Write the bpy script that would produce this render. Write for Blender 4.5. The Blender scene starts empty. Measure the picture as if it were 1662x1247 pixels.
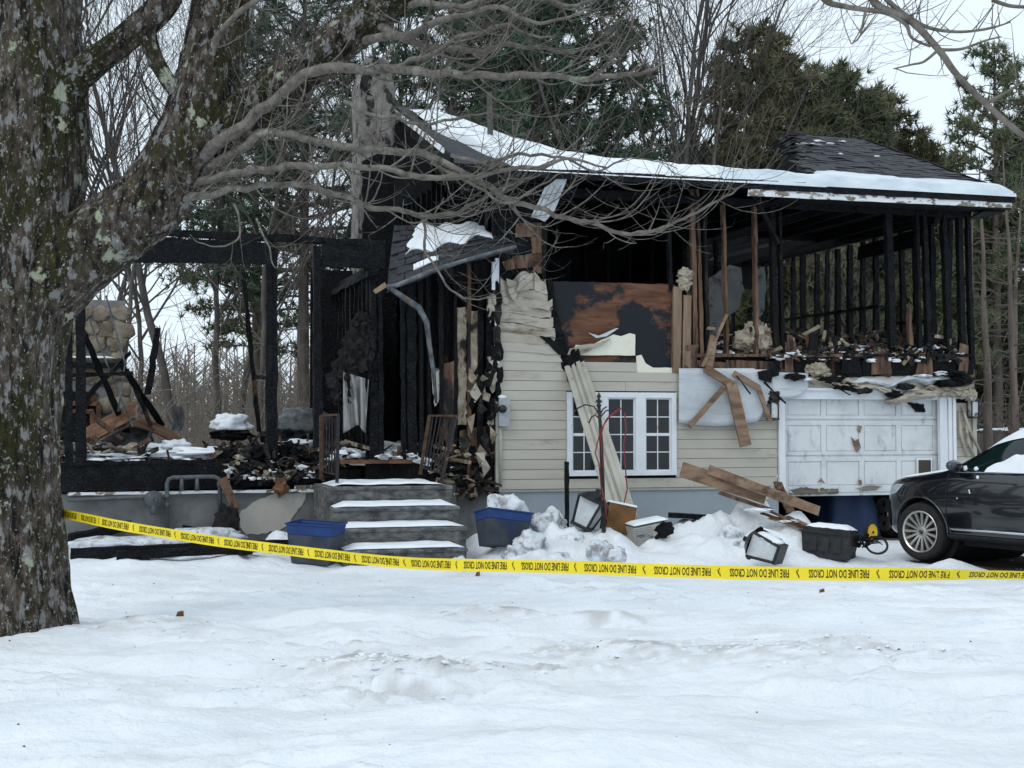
import bpy, bmesh, math, random
import numpy as np
from mathutils import Vector, Matrix, noise, geometry
R = math.radians
random.seed(7)
scene = bpy.context.scene
col = scene.collection

# ------------------------------------------------------------------ camera, sky, sun, exposure
FPX = 2308.0                      # focal length in pixels of the 1662 wide photograph
PITCH = math.atan(68.5 / FPX)
EYE = Vector((0, 0, 1.7))
cam = bpy.data.cameras.new('camera'); cam.lens = 50; cam.sensor_width = 36; cam.clip_end = 3000
cam_o = bpy.data.objects.new('camera', cam); col.objects.link(cam_o)
cam_o.location = EYE; cam_o.rotation_euler = (math.pi / 2 + PITCH, 0, 0)
scene.camera = cam_o

SUN_EL, SUN_AZ = R(48), R(215)
world = bpy.data.worlds.new('World'); scene.world = world; world.use_nodes = True
wn = world.node_tree.nodes; wl = world.node_tree.links
bg = wn['Background']; bg.inputs['Strength'].default_value = 0.085
sky = wn.new('ShaderNodeTexSky'); sky.sky_type = 'NISHITA'; sky.sun_disc = False
sky.sun_elevation = SUN_EL; sky.sun_rotation = SUN_AZ; sky.air_density = 1.0; sky.dust_density = 4.0; sky.ozone_density = 1.5
hs = wn.new('ShaderNodeHueSaturation'); hs.inputs['Saturation'].default_value = 0.55
cl = wn.new('ShaderNodeMix'); cl.data_type = 'RGBA'; cl.inputs[0].default_value = 0.85
cl.inputs[7].default_value = (9.6, 11.0, 12.2, 1)          # even cloud deck
tc = wn.new('ShaderNodeTexCoord'); nz = wn.new('ShaderNodeTexNoise'); nz.inputs['Scale'].default_value = 3.0; nz.inputs['Detail'].default_value = 4
mr = wn.new('ShaderNodeMapRange'); mr.inputs[3].default_value = 0.80; mr.inputs[4].default_value = 0.98
wl.new(tc.outputs['Generated'], nz.inputs['Vector']); wl.new(nz.outputs['Fac'], mr.inputs[0]); wl.new(mr.outputs[0], cl.inputs[0])
wl.new(sky.outputs[0], hs.inputs['Color']); wl.new(hs.outputs[0], cl.inputs[6]); wl.new(cl.outputs[2], bg.inputs['Color'])

sun = bpy.data.lights.new('sun', 'SUN'); sun.energy = 0.6; sun.angle = R(25); sun.color = (1, 0.97, 0.93)
sun_o = bpy.data.objects.new('sun', sun); col.objects.link(sun_o)
sd = Vector((math.sin(SUN_AZ) * math.cos(SUN_EL), math.cos(SUN_AZ) * math.cos(SUN_EL), math.sin(SUN_EL)))
sun_o.rotation_euler = sd.to_track_quat('Z', 'Y').to_euler()
vs = scene.view_settings; vs.view_transform = 'Standard'; vs.look = 'None'; vs.gamma = 1; vs.exposure = 0.22; vs.use_curve_mapping = False
scene.render.engine = 'CYCLES'; scene.cycles.use_denoising = True
scene.cycles.max_bounces = 6; scene.cycles.diffuse_bounces = 3; scene.cycles.glossy_bounces = 3

# ------------------------------------------------------------------ pixel helpers (photo pixel + distance -> place)
def ray(px, py):
    dx = (px - 831) / FPX; dy = (623.5 - py) / FPX
    return Vector((dx, math.cos(PITCH) - dy * math.sin(PITCH), math.sin(PITCH) + dy * math.cos(PITCH)))
def at(px, py, Y):
    d = ray(px, py); return EYE + d * (Y / d.y)
HA = R(16.9)
HO = Vector((-0.22, 19.56, 0))
HU = Vector((math.cos(HA), math.sin(HA), 0)); HV = Vector((-math.sin(HA), math.cos(HA), 0))
def hp(px, py, v=0.0):            # house-local (u, v, z) of a pixel on the plane v = const
    d = ray(px, py); t = (v + (HO - EYE).dot(HV)) / d.dot(HV)
    P = EYE + d * t
    return Vector(((P - HO).dot(HU), v, P.z))
def hw(u, v, z): return HO + HU * u + HV * v + Vector((0, 0, z))
def to_house(P): return Vector(((P - HO).dot(HU), (P - HO).dot(HV), P.z))
def nz3(x, y, z=0.0): return noise.noise(Vector((x, y, z)))
def fbm(x, y, z=0.0, o=4):
    s = 0; a = 1
    for i in range(o):
        s += a * noise.noise(Vector((x, y, z))); x *= 2.1; y *= 2.1; z *= 2.1; a *= .5
    return s

# ------------------------------------------------------------------ materials
MAT = {}
def M(name, cols, scale=5, stretch=(1, 1, 1), rough=.75, bump=.25, bscale=40, layers=(), metal=0, spec=.3, coord='obj', bstretch=None, voro=None, attr=None, coat=0, trans=0, bdist=.01):
    m = bpy.data.materials.new(name); m.use_nodes = True
    n = m.node_tree.nodes; l = m.node_tree.links; b = n['Principled BSDF']
    b.inputs['Roughness'].default_value = rough; b.inputs['Metallic'].default_value = metal
    b.inputs['Specular IOR Level'].default_value = spec
    if coat: b.inputs['Coat Weight'].default_value = coat; b.inputs['Coat Roughness'].default_value = .04
    if trans: b.inputs['Transmission Weight'].default_value = trans
    if coord == 'obj':
        t = n.new('ShaderNodeTexCoord'); oi = n.new('ShaderNodeObjectInfo')
        mu = n.new('ShaderNodeMath'); mu.operation = 'MULTIPLY'; mu.inputs[1].default_value = 37.0
        ad = n.new('ShaderNodeVectorMath'); ad.operation = 'ADD'
        l.new(oi.outputs['Random'], mu.inputs[0]); l.new(t.outputs['Object'], ad.inputs[0]); l.new(mu.outputs[0], ad.inputs[1]); src = ad.outputs[0]
    else:
        t = n.new('ShaderNodeNewGeometry'); src = t.outputs['Position']
    def mapped(st):
        mp = n.new('ShaderNodeMapping'); mp.inputs['Scale'].default_value = st; l.new(src, mp.inputs['Vector']); return mp.outputs[0]
    def nois(sc, st, det=5):
        x = n.new('ShaderNodeTexNoise'); x.inputs['Scale'].default_value = sc; x.inputs['Detail'].default_value = det; x.inputs['Roughness'].default_value = .62
        l.new(mapped(st), x.inputs['Vector']); return x.outputs['Fac']
    if len(cols) == 1:
        c = None; b.inputs['Base Color'].default_value = (*cols[0], 1)
        rgb = n.new('ShaderNodeRGB'); rgb.outputs[0].default_value = (*cols[0], 1); c = rgb.outputs[0]
    else:
        cr = n.new('ShaderNodeValToRGB'); e = cr.color_ramp.elements
        for i, cc in enumerate(cols):
            pos = .32 + .36 * i / (len(cols) - 1)
            if i < 2: e[i].position = pos; e[i].color = (*cc, 1)
            else: x = e.new(pos); x.color = (*cc, 1)
        l.new(nois(scale, stretch), cr.inputs[0]); c = cr.outputs[0]
    for (lc, sc, lo, hi, st) in layers:
        mr_ = n.new('ShaderNodeMapRange'); mr_.inputs[1].default_value = lo; mr_.inputs[2].default_value = hi
        l.new(nois(sc, st), mr_.inputs[0])
        mx = n.new('ShaderNodeMix'); mx.data_type = 'RGBA'; mx.inputs[7].default_value = (*lc, 1)
        l.new(mr_.outputs[0], mx.inputs[0]); l.new(c, mx.inputs[6]); c = mx.outputs[2]
    if attr:
        an = n.new('ShaderNodeAttribute'); an.attribute_name = attr[0]
        mx = n.new('ShaderNodeMix'); mx.data_type = 'RGBA'; mx.inputs[7].default_value = (*attr[1], 1)
        l.new(an.outputs['Fac'], mx.inputs[0]); l.new(c, mx.inputs[6]); c = mx.outputs[2]
    l.new(c, b.inputs['Base Color'])
    if bump:
        bp = n.new('ShaderNodeBump'); bp.inputs['Strength'].default_value = bump; bp.inputs['Distance'].default_value = bdist
        if voro:
            vo = n.new('ShaderNodeTexVoronoi'); vo.feature = 'DISTANCE_TO_EDGE'; vo.inputs['Scale'].default_value = voro
            l.new(mapped(bstretch or stretch), vo.inputs['Vector'])
            cmp_ = n.new('ShaderNodeMath'); cmp_.operation = 'MINIMUM'; cmp_.inputs[1].default_value = .12
            l.new(vo.outputs['Distance'], cmp_.inputs[0])
            m2 = n.new('ShaderNodeMath'); m2.operation = 'MULTIPLY_ADD'; m2.inputs[1].default_value = 6
            l.new(cmp_.outputs[0], m2.inputs[0]); l.new(nois(bscale, (1, 1, 1)), m2.inputs[2]); l.new(m2.outputs[0], bp.inputs['Height'])
        else:
            l.new(nois(bscale, bstretch or stretch), bp.inputs['Height'])
        l.new(bp.outputs[0], b.inputs['Normal'])
    MAT[name] = m; return m

CH = (.006, .0075, .010)
M('char', [(.002, .0025, .0035), (.005, .006, .008), (.012, .014, .017)], 9, rough=.7, bump=1.0, bscale=30, voro=20, spec=.18, bdist=.02, layers=[((.05, .053, .056), 26, .66, .76, (1, 1, .6))])
M('charwood', [(.0025, .003, .004), (.006, .0065, .008), (.013, .012, .012)], 6, (1, 1, .3), rough=.75, bump=1.0, bscale=30, voro=20, spec=.18, bdist=.02, layers=[((.10, .052, .030), 1.7, .61, .68, (1, 1, .5)), ((.07, .06, .055), 30, .66, .76, (1, 1, .2))])
M('brownwood', [(.055, .030, .020), (.125, .072, .047), (.20, .125, .083)], 9, (1, 1, .12), rough=.8, bump=.7, bscale=60, layers=[((.010, .010, .012), 2.2, .52, .62, (1, 1, .6)), ((.02, .014, .012), 14, .58, .66, (1, 1, .12))])
M('lumber', [(.12, .073, .048), (.225, .148, .10), (.30, .21, .145)], 9, (.15, 1, 1), rough=.8, bump=.4, bscale=60, layers=[((.05, .032, .024), 3, .58, .68, (.4, 1, 1))])
M('paleboard', [(.13, .085, .055), (.215, .15, .10), (.28, .205, .14)], 9, (1, 1, .12), rough=.85, bump=.7, bscale=60, layers=[((.035, .022, .016), 7, .56, .66, (1, 1, .12))])
M('plywood', [(.07, .028, .015), (.12, .052, .029), (.17, .082, .048)], 5, (.25, 1, 2.4), rough=.75, bump=.35, bscale=30, coord='pos', layers=[((.03, .02, .02), 16, .6, .7, (.15, 1, 2)), ((.011, .0135, .019), 1.15, .455, .505, (1, 1, 1.3))])
M('siding', [(.42, .393, .338), (.455, .427, .368), (.485, .457, .398)], 2.2, (.4, .4, 2), rough=.6, bump=.12, bscale=90, bstretch=(.08, 1, 1), layers=[((.30, .26, .21), 4, .60, .76, (.35, 1, 1.2)), ((.1, .09, .08), 42, .74, .78, (1, 1, 1))])
M('siding_smoked', [(.27, .235, .185), (.38, .345, .285), (.45, .415, .355)], 2.0, (.6, .6, 1.6), rough=.6, bump=.3, bscale=30, layers=[((.14, .10, .068), 3.4, .55, .70, (.5, 1, 1.6)), ((.015, .013, .012), 6, .63, .69, (1, 1, 1))])
M('vinyl_tan', [(.33, .32, .275), (.43, .42, .365)], 3, rough=.5, bump=.15, layers=[((.14, .12, .09), 4, .6, .75, (1, 1, 1))])
M('foam', [(.70, .68, .56), (.76, .75, .64)], 12, rough=.85, bump=.25, bscale=55, layers=[((.12, .1, .07), 2.5, .68, .74, (1, 1, 1))])
M('whitepaint', [(.66, .69, .73), (.74, .77, .80)], 4, rough=.5, bump=.15, bscale=50, layers=[((.36, .35, .33), 9, .67, .75, (1, 1, .4))])
M('doorpaint', [(.55, .58, .595), (.645, .67, .685), (.685, .71, .725)], 3, rough=.55, bump=.12, bscale=70, coord='pos', layers=[((.44, .45, .46), 4.5, .56, .70, (1.5, 1, .8)), ((.2, .16, .12), 9, .735, .75, (1, 1, 1.2))])
M('peelwood', [(.10, .085, .07), (.2, .165, .13), (.36, .34, .31)], 8, (.3, 1, 2), rough=.85, bump=.6, layers=[((.7, .72, .74), 6, .46, .5, (1, 1, 2))])
M('wrap', [(.42, .455, .49), (.51, .55, .58), (.57, .605, .635)], 2.2, rough=.5, bump=.35, bscale=12, layers=[((.40, .42, .45), 5, .55, .7, (.3, 1, 2)), ((.12, .11, .1), 14, .71, .76, (1, 1, 1))])
M('concrete', [(.10, .104, .105), (.15, .155, .155), (.195, .20, .20)], 2.5, rough=.9, bump=.3, bscale=60, coord='pos', layers=[((.06, .063, .067), 1.1, .58, .74, (1, 1, .8))])
M('concrete_blue', [(.25, .29, .325), (.30, .34, .375)], 2, rough=.9, bump=.25, bscale=60, layers=[((.12, .135, .15), 3.5, .64, .72, (1, 1, 1))])
M('concrete_step', [(.05, .051, .052), (.115, .116, .116), (.205, .203, .198)], 7, (1, 1, 2.4), rough=.92, bump=.5, bscale=70, coord='pos', layers=[((.02, .02, .02), 3.2, .52, .70, (1, 1, .7))])
M('plaster', [(.42, .40, .36), (.5, .475, .43)], 3, rough=.9, bump=.3, bscale=30, layers=[((.24, .19, .14), 9, .6, .72, (1, 1, .25))])
M('snow', [(.745, .785, .825), (.83, .86, .89)], 1.6, rough=.6, bump=.65, bscale=13, spec=.25, coord='pos', bdist=.05, attr=('dirt', (.40, .38, .36)))
M('snow_clean', [(.76, .80, .84), (.82, .855, .885)], 2, rough=.55, bump=.3, bscale=24, spec=.25, bdist=.02)
M('snow_dirty', [(.55, .59, .63), (.70, .74, .78)], 3, rough=.6, bump=.5, bscale=16, bdist=.03, layers=[((.26, .25, .245), 7.5, .50, .64, (1, 1, .7)), ((.1, .095, .09), 26, .64, .70, (1, 1, 1))])
M('debris', [(.004, .0045, .006), (.016, .015, .015), (.05, .04, .032)], 9, rough=.85, bump=.8, bscale=40, layers=[((.2, .165, .125), 17, .66, .72, (1, 1, 1))])
M('snow_ice', [(.50, .575, .62), (.60, .67, .71), (.70, .755, .79)], 2.2, (1, 1, 3), rough=.45, bump=.4, bscale=10, coord='pos', bdist=.02)
M('rotwood', [(.06, .05, .04), (.13, .11, .088), (.22, .195, .165)], 10, (.2, 1, 1.5), rough=.9, bump=.8, bscale=30, layers=[((.55, .57, .58), 9, .62, .66, (1, 1, 1))])
M('paper', [(.15, .115, .08), (.27, .22, .16), (.40, .35, .28)], 6, rough=.9, bump=.5, layers=[((.015, .012, .011), 5, .53, .62, (1, 1, .5))])
M('insul', [(.20, .165, .12), (.34, .295, .225), (.48, .435, .36)], 9, rough=.95, bump=.9, bscale=25, layers=[((.1, .075, .05), 5, .58, .68, (1, 1, 1))])
M('drywall', [(.20, .21, .21), (.30, .31, .31)], 3, rough=.9, bump=.25, layers=[((.04, .04, .04), 2.5, .58, .68, (1, 1, 1))])
M('rust', [(.05, .03, .022), (.13, .065, .035), (.23, .12, .06)], 6, rough=.75, bump=.4, metal=.2)
M('oxide', [(.04, .045, .048), (.10, .112, .118), (.20, .215, .22)], 8, rough=.7, bump=.3, metal=.1, layers=[((.12, .07, .04), 4, .6, .7, (1, 1, 1))])
M('ironblack', [(.012, .012, .014), (.028, .027, .028)], 14, rough=.55, bump=.3, layers=[((.16, .075, .035), 6, .61, .69, (1, 1, 1))])
M('rustiron', [(.035, .022, .015), (.13, .07, .036)], 10, rough=.8, bump=.3)
M('pipegrey', [(.06, .068, .075), (.12, .13, .14)], 9, rough=.6, bump=.3, metal=.2)
M('metergrey', [(.30, .33, .35), (.4, .43, .45)], 6, rough=.55, bump=.1)
M('cream', [(.36, .35, .31), (.47, .455, .41)], 6, rough=.6, bump=.1, layers=[((.06, .055, .05), 4, .58, .66, (1, 1, 1))])
M('rock', [(.11, .085, .06), (.20, .165, .12), (.27, .235, .19)], 5, rough=.85, bump=.4, bscale=30, layers=[((.07, .065, .06), 3, .62, .74, (1, 1, 1))])
M('mortar', [(.15, .15, .145), (.22, .215, .21)], 8, rough=.95, bump=.5)
M('chimneystucco', [(.10, .09, .08), (.17, .155, .14), (.26, .24, .22)], 4, rough=.9, bump=.9, bscale=14, layers=[((.02, .018, .017), 5.5, .54, .60, (1, 1, .6)), ((.22, .15, .11), 2, .6, .7, (1, 1, 1))])
M('shingle', [(.011, .012, .015), (.022, .024, .029), (.036, .039, .046)], 9, rough=.7, bump=.8, bscale=110, spec=.4)
M('glass', [(.006, .008, .011), (.02, .024, .028)], 1.3, rough=.1, bump=.06, bscale=2.5, spec=.4, coord='pos')
M('blacklit', [(.012, .013, .014), (.02, .021, .022)], 9, rough=.4, bump=.2)
M('lampglass', [(.42, .44, .45), (.6, .62, .63)], 8, rough=.2, bump=.1, layers=[((.06, .065, .07), 6, .58, .66, (1, 1, 1))])
M('bluebin', [(.010, .036, .13), (.014, .05, .18)], 6, rough=.5, bump=.15)
M('bindark', [(.03, .038, .05), (.06, .068, .08)], 5, rough=.75, bump=.2, layers=[((.015, .03, .085), 3, .55, .7, (1, 1, 1))])
M('blacktote', [(.012, .014, .016), (.03, .032, .033)], 7, rough=.6, bump=.25, bscale=20, layers=[((.08, .075, .065), 9, .66, .74, (1, 1, 1))])
M('bluetarp', [(.010, .022, .062), (.020, .038, .095)], 3, rough=.6, bump=.4, bscale=6, layers=[((.4, .45, .5), 60, .755, .77, (1, 1, 1))])
M('yellowplastic', [(.60, .36, .012), (.68, .42, .02)], 9, rough=.5, bump=.1)
M('orangewood', [(.10, .045, .014), (.19, .09, .028)], 6, rough=.7, bump=.3, layers=[((.03, .02, .015), 5, .58, .66, (1, 1, 1))])
M('redcable', [(.16, .016, .018), (.25, .045, .045)], 9, rough=.5, bump=.1)
M('carblack', [(.002, .003, .0055), (.003, .004, .007)], 3, rough=.2, bump=0, spec=.55, coat=1.0)
M('carsilver', [(.20, .21, .215), (.25, .26, .265)], 3, rough=.3, bump=0, metal=.3, coat=.6)
M('carglass', [(.004, .012, .012), (.007, .018, .017)], 3, rough=.03, bump=0, spec=.6)
M('tyre', [(.012, .012, .013), (.026, .025, .025)], 12, rough=.85, bump=.4)
M('rim', [(.50, .47, .44), (.62, .59, .56)], 6, rough=.3, bump=0, metal=.75)
M('chrome', [(.66, .68, .7)], rough=.12, bump=0, metal=1)
M('blackplastic', [(.014, .014, .016), (.022, .022, .024)], 10, rough=.6, bump=.1)
M('headlamp', [(.30, .34, .37), (.42, .46, .5)], 9, rough=.06, bump=0, spec=.7)
M('tape', [(.80, .62, .012), (.86, .68, .02)], 3, rough=.38, bump=.25, bscale=14, spec=.4)
M('tapeink', [(.035, .03, .006)], rough=.5, bump=0)
M('ink', [(.5, .5, .5)], rough=.6, bump=0)
M('bark', [(.010, .007, .005), (.042, .031, .022), (.085, .067, .053), (.14, .12, .105)], 19, (1, 1, .42), rough=.95, bump=1.0, bscale=15, bstretch=(1, 1, .25), coord='pos', bdist=.07,
  layers=[((.026, .025, .007), 2.6, .46, .56, (1, 1, .5)), ((.055, .047, .012), 7, .62, .70, (1, 1, .5)), ((.21, .205, .195), 13, .55, .61, (1, 1, .5)), ((.006, .0045, .003), 18, .53, .62, (1, 1, .2)), ((.24, .24, .23), 40, .60, .65, (1, 1, .7)), ((.33, .35, .26), 4.2, .615, .65, (1, 1, .8)), ((.19, .22, .15), 9, .66, .69, (1, 1, 1)), ((.40, .42, .38), 22, .655, .69, (1, 1, 1))])
M('twig', [(.075, .066, .056), (.145, .13, .112), (.215, .198, .175)], 14, rough=.9, bump=.3, coord='pos', layers=[((.24, .26, .21), 5, .60, .67, (1, 1, 1)), ((.03, .026, .02), 22, .6, .7, (1, 1, 1))])
M('greybark', [(.05, .043, .038), (.085, .075, .067), (.125, .112, .10)], 6, (1, 1, .25), rough=.95, bump=.4)
M('pinebark', [(.075, .058, .048), (.125, .10, .085), (.17, .14, .12)], 6, (1, 1, .25), rough=.95, bump=.6, bscale=20)
M('needles', [(.055, .075, .042), (.105, .122, .065), (.155, .16, .088)], .9, rough=.8, bump=0)
M('needles_olive', [(.075, .08, .045), (.135, .132, .072), (.20, .185, .105)], .8, rough=.8, bump=0)
M('needles_blue', [(.035, .068, .042), (.065, .11, .065), (.10, .15, .088)], .9, rough=.8, bump=0)
M('brush', [(.10, .083, .068), (.165, .14, .115), (.23, .195, .16)], .8, rough=.95, bump=0)
M('brushgreen', [(.04, .05, .02), (.08, .09, .04)], 1.5, rough=.9, bump=0)
M('darkground', [(.035, .03, .025), (.07, .06, .05)], 2, rough=.95, bump=.5)
M('cloth', [(.15, .15, .15), (.30, .30, .295), (.42, .41, .4)], 7, (2, 2, .25), rough=.95, bump=.5, layers=[((.03, .03, .032), 4, .55, .66, (1, 1, .6))])
M('darkcloth', [(.006, .006, .007), (.022, .019, .02)], 6, rough=.95, bump=.6)

# ------------------------------------------------------------------ mesh building
class MB:
    def __init__(s): s.v = []; s.f = []; s.m = []
    def add(s, vs_, fs, mi=0):
        o = len(s.v); s.v.extend([tuple(p) for p in vs_]); s.f.extend([tuple(i + o for i in f) for f in fs]); s.m.extend([mi] * len(fs)); return s
    def box(s, x0, x1, y0, y1, z0, z1, mi=0):
        return s.add([(x0, y0, z0), (x1, y0, z0), (x1, y1, z0), (x0, y1, z0), (x0, y0, z1), (x1, y0, z1), (x1, y1, z1), (x0, y1, z1)],
                     [(3, 2, 1, 0), (4, 5, 6, 7), (0, 1, 5, 4), (1, 2, 6, 5), (2, 3, 7, 6), (3, 0, 4, 7)], mi)
    def frame(s, a, b, up):
        d = (b - a).normalized(); up = Vector(up)
        if abs(d.dot(up.normalized())) > .98: up = Vector((0, 1, 0)) if abs(d.y) < .9 else Vector((1, 0, 0))
        x = d.cross(up).normalized(); y = x.cross(d).normalized(); return d, x, y
    def beam(s, a, b, w, h, up=(0, 0, 1), rough=0.0, seg=1, mi=0, taper=1.0, seed=None):
        """bar from a to b, w wide across, h high along up; rough erodes its edges"""
        a = Vector(a); b = Vector(b); d, x, y = s.frame(a, b, up)
        L = (b - a).length; vs_ = []; fs = []
        sd_ = random.random() * 99 if seed is None else seed
        for i in range(seg + 1):
            t = i / seg; c = a.lerp(b, t); k = 1 + (taper - 1) * t
            for j, (sx, sy) in enumerate(((-1, -1), (1, -1), (1, 1), (-1, 1))):
                p = c + x * (sx * w / 2 * k) + y * (sy * h / 2 * k)
                if rough:
                    q = noise.noise_vector(Vector((t * L * 6 + sd_, j * 3.1, sd_))); p = p + (x * q.x + y * q.y) * rough + d * (q.z * rough * (2.5 if i in (0, seg) else 0))
                vs_.append(p)
        for i in range(seg):
            for j in range(4):
                k = (j + 1) % 4; fs.append((i * 4 + j, i * 4 + k, i * 4 + 4 + k, i * 4 + 4 + j))
        fs.append((3, 2, 1, 0)); e = seg * 4; fs.append((e, e + 1, e + 2, e + 3))
        return s.add(vs_, fs, mi)
    def tube(s, pts, rads, n=6, mi=0, cap=True):
        pts = [Vector(p) for p in pts]; vs_ = []; fs = []; m = len(pts)
        if not hasattr(rads, '__len__'): rads = [rads] * m
        prev = None
        for i, p in enumerate(pts):
            d = (pts[min(i + 1, m - 1)] - pts[max(i - 1, 0)])
            if d.length < 1e-9: d = Vector((0, 0, 1))
            d.normalize()
            if prev is None: x = d.orthogonal().normalized()
            else: x = prev - d * prev.dot(d); x = x.normalized() if x.length > 1e-6 else d.orthogonal().normalized()
            prev = x; y = d.cross(x)
            for k in range(n):
                t = 2 * math.pi * k / n; vs_.append(p + (x * math.cos(t) + y * math.sin(t)) * rads[i])
        for i in range(m - 1):
            for k in range(n):
                q = (k + 1) % n; fs.append((i * n + k, i * n + q, i * n + n + q, i * n + n + k))
        if cap and n > 2: fs.append(tuple(range(n - 1, -1, -1))); fs.append(tuple(range((m - 1) * n, m * n)))
        return s.add(vs_, fs, mi)
    def poly(s, pts, thick, mi=0):
        """polygon of 3-D points pushed back along vector thick"""
        pts = [Vector(p) for p in pts]; t = Vector(thick); n = len(pts)
        tri = geometry.tessellate_polygon([pts])
        nor = Vector((0, 0, 0))
        for i in range(n):
            a, b = pts[i], pts[(i + 1) % n]; nor += a.cross(b)
        flip = nor.dot(t) > 0
        fs = []
        for a, b, c in tri:
            q = (pts[b] - pts[a]).cross(pts[c] - pts[a]); f = (a, b, c) if q.dot(t) < 0 else (c, b, a)
            fs.append(f); fs.append(tuple(n + i for i in reversed(f)))
        for i in range(n):
            j = (i + 1) % n; fs.append((i, j, n + j, n + i) if flip else (j, i, n + i, n + j))
        return s.add(pts + [p + t for p in pts], fs, mi)
    def grid(s, fn, nu, nv, thick=None, mi=0):
        vs_ = [Vector(fn(i / nu, j / nv)) for j in range(nv + 1) for i in range(nu + 1)]; w = nu + 1
        fs = [(j * w + i, j * w + i + 1, j * w + w + i + 1, j * w + w + i) for j in range(nv) for i in range(nu)]
        if thick is not None:
            t = Vector(thick); o = len(vs_); vs_ = vs_ + [p + t for p in vs_]
            fs = fs + [tuple(o + k for k in reversed(f)) for f in fs]
            ring = [i for i in range(w)] + [j * w + nu for j in range(1, nv + 1)] + [nv * w + i for i in range(nu - 1, -1, -1)] + [j * w for j in range(nv - 1, 0, -1)]
            for k in range(len(ring)):
                a, b = ring[k], ring[(k + 1) % len(ring)]; fs.append((b, a, o + a, o + b))
        return s.add(vs_, fs, mi)
    def lump(s, c, r, amp=.25, fr=2.0, sub=3, mi=0, flat=None):
        bm = bmesh.new(); bmesh.ops.create_icosphere(bm, subdivisions=sub, radius=1); sd_ = random.random() * 50; vs_ = []
        for v in bm.verts:
            k = 1 + amp * fbm(v.co.x * fr + sd_, v.co.y * fr, v.co.z * fr, 3)
            p = Vector((v.co.x * r[0] * k, v.co.y * r[1] * k, v.co.z * r[2] * k))
            if flat is not None and p.z < flat: p.z = flat
            vs_.append(Vector(c) + p)
        fs = [tuple(v.index for v in f.verts) for f in bm.faces]; bm.free(); return s.add(vs_, fs, mi)
    def lathe(s, prof, c, ax, n=24, mi=0):
        """profile [(r, h)] turned about the axis ax through c"""
        ax = Vector(ax).normalized(); x = ax.orthogonal().normalized(); y = ax.cross(x); c = Vector(c); vs_ = []; fs = []
        for r, h in prof:
            for k in range(n):
                t = 2 * math.pi * k / n; vs_.append(c + ax * h + (x * math.cos(t) + y * math.sin(t)) * r)
        for i in range(len(prof) - 1):
            for k in range(n):
                q = (k + 1) % n; fs.append((i * n + k, i * n + q, i * n + n + q, i * n + n + k))
        return s.add(vs_, fs, mi)
    def build(s, name, mats, parent=None, smooth=False, label=None, kind=None):
        me = bpy.data.meshes.new(name); me.from_pydata(s.v, [], s.f)
        for m in (mats if isinstance(mats, (list, tuple)) else [mats]): me.materials.append(MAT[m])
        if len(me.materials) > 1: me.polygons.foreach_set('material_index', s.m)
        if smooth: me.polygons.foreach_set('use_smooth', [True] * len(me.polygons))
        me.update(); return link(name, me, parent, label, kind)
def link(name, me, parent=None, label=None, kind=None):
    o = bpy.data.objects.new(name, me); col.objects.link(o)
    if parent is not None: o.parent = parent
    if label: o['label'] = label
    if kind: o['kind'] = kind
    return o
def tag(o, label=None, cat=None, group=None, kind=None):
    if label: o['label'] = label
    if cat: o['category'] = cat
    if group: o['group'] = group
    if kind: o['kind'] = kind
    return o
def thing(name, label, cat, loc=(0, 0, 0), rz=0, group=None):
    o = bpy.data.objects.new(name, None); col.objects.link(o); o.location = loc
    o.rotation_euler = rz if hasattr(rz, '__len__') else (0, 0, rz); o.empty_display_size = .2
    return tag(o, label, cat, group)
def copy_tree(o, parent=None):
    c = o.copy(); col.objects.link(c); c.parent = parent
    for ch in o.children: copy_tree(ch, c)
    return c
def rag(pts, amp, step, fixed=()):
    """ragged outline: subdivide and jitter the edges of a polygon"""
    out = []; n = len(pts)
    for i in range(n):
        a = Vector(pts[i]); b = Vector(pts[(i + 1) % n]); out.append(a)
        if i in fixed: continue
        k = int((b - a).length / step)
        for j in range(1, k):
            p = a.lerp(b, j / k); p = p + Vector((random.uniform(-1, 1), 0, random.uniform(-1, 1))) * amp; out.append(p)
    return out

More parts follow.
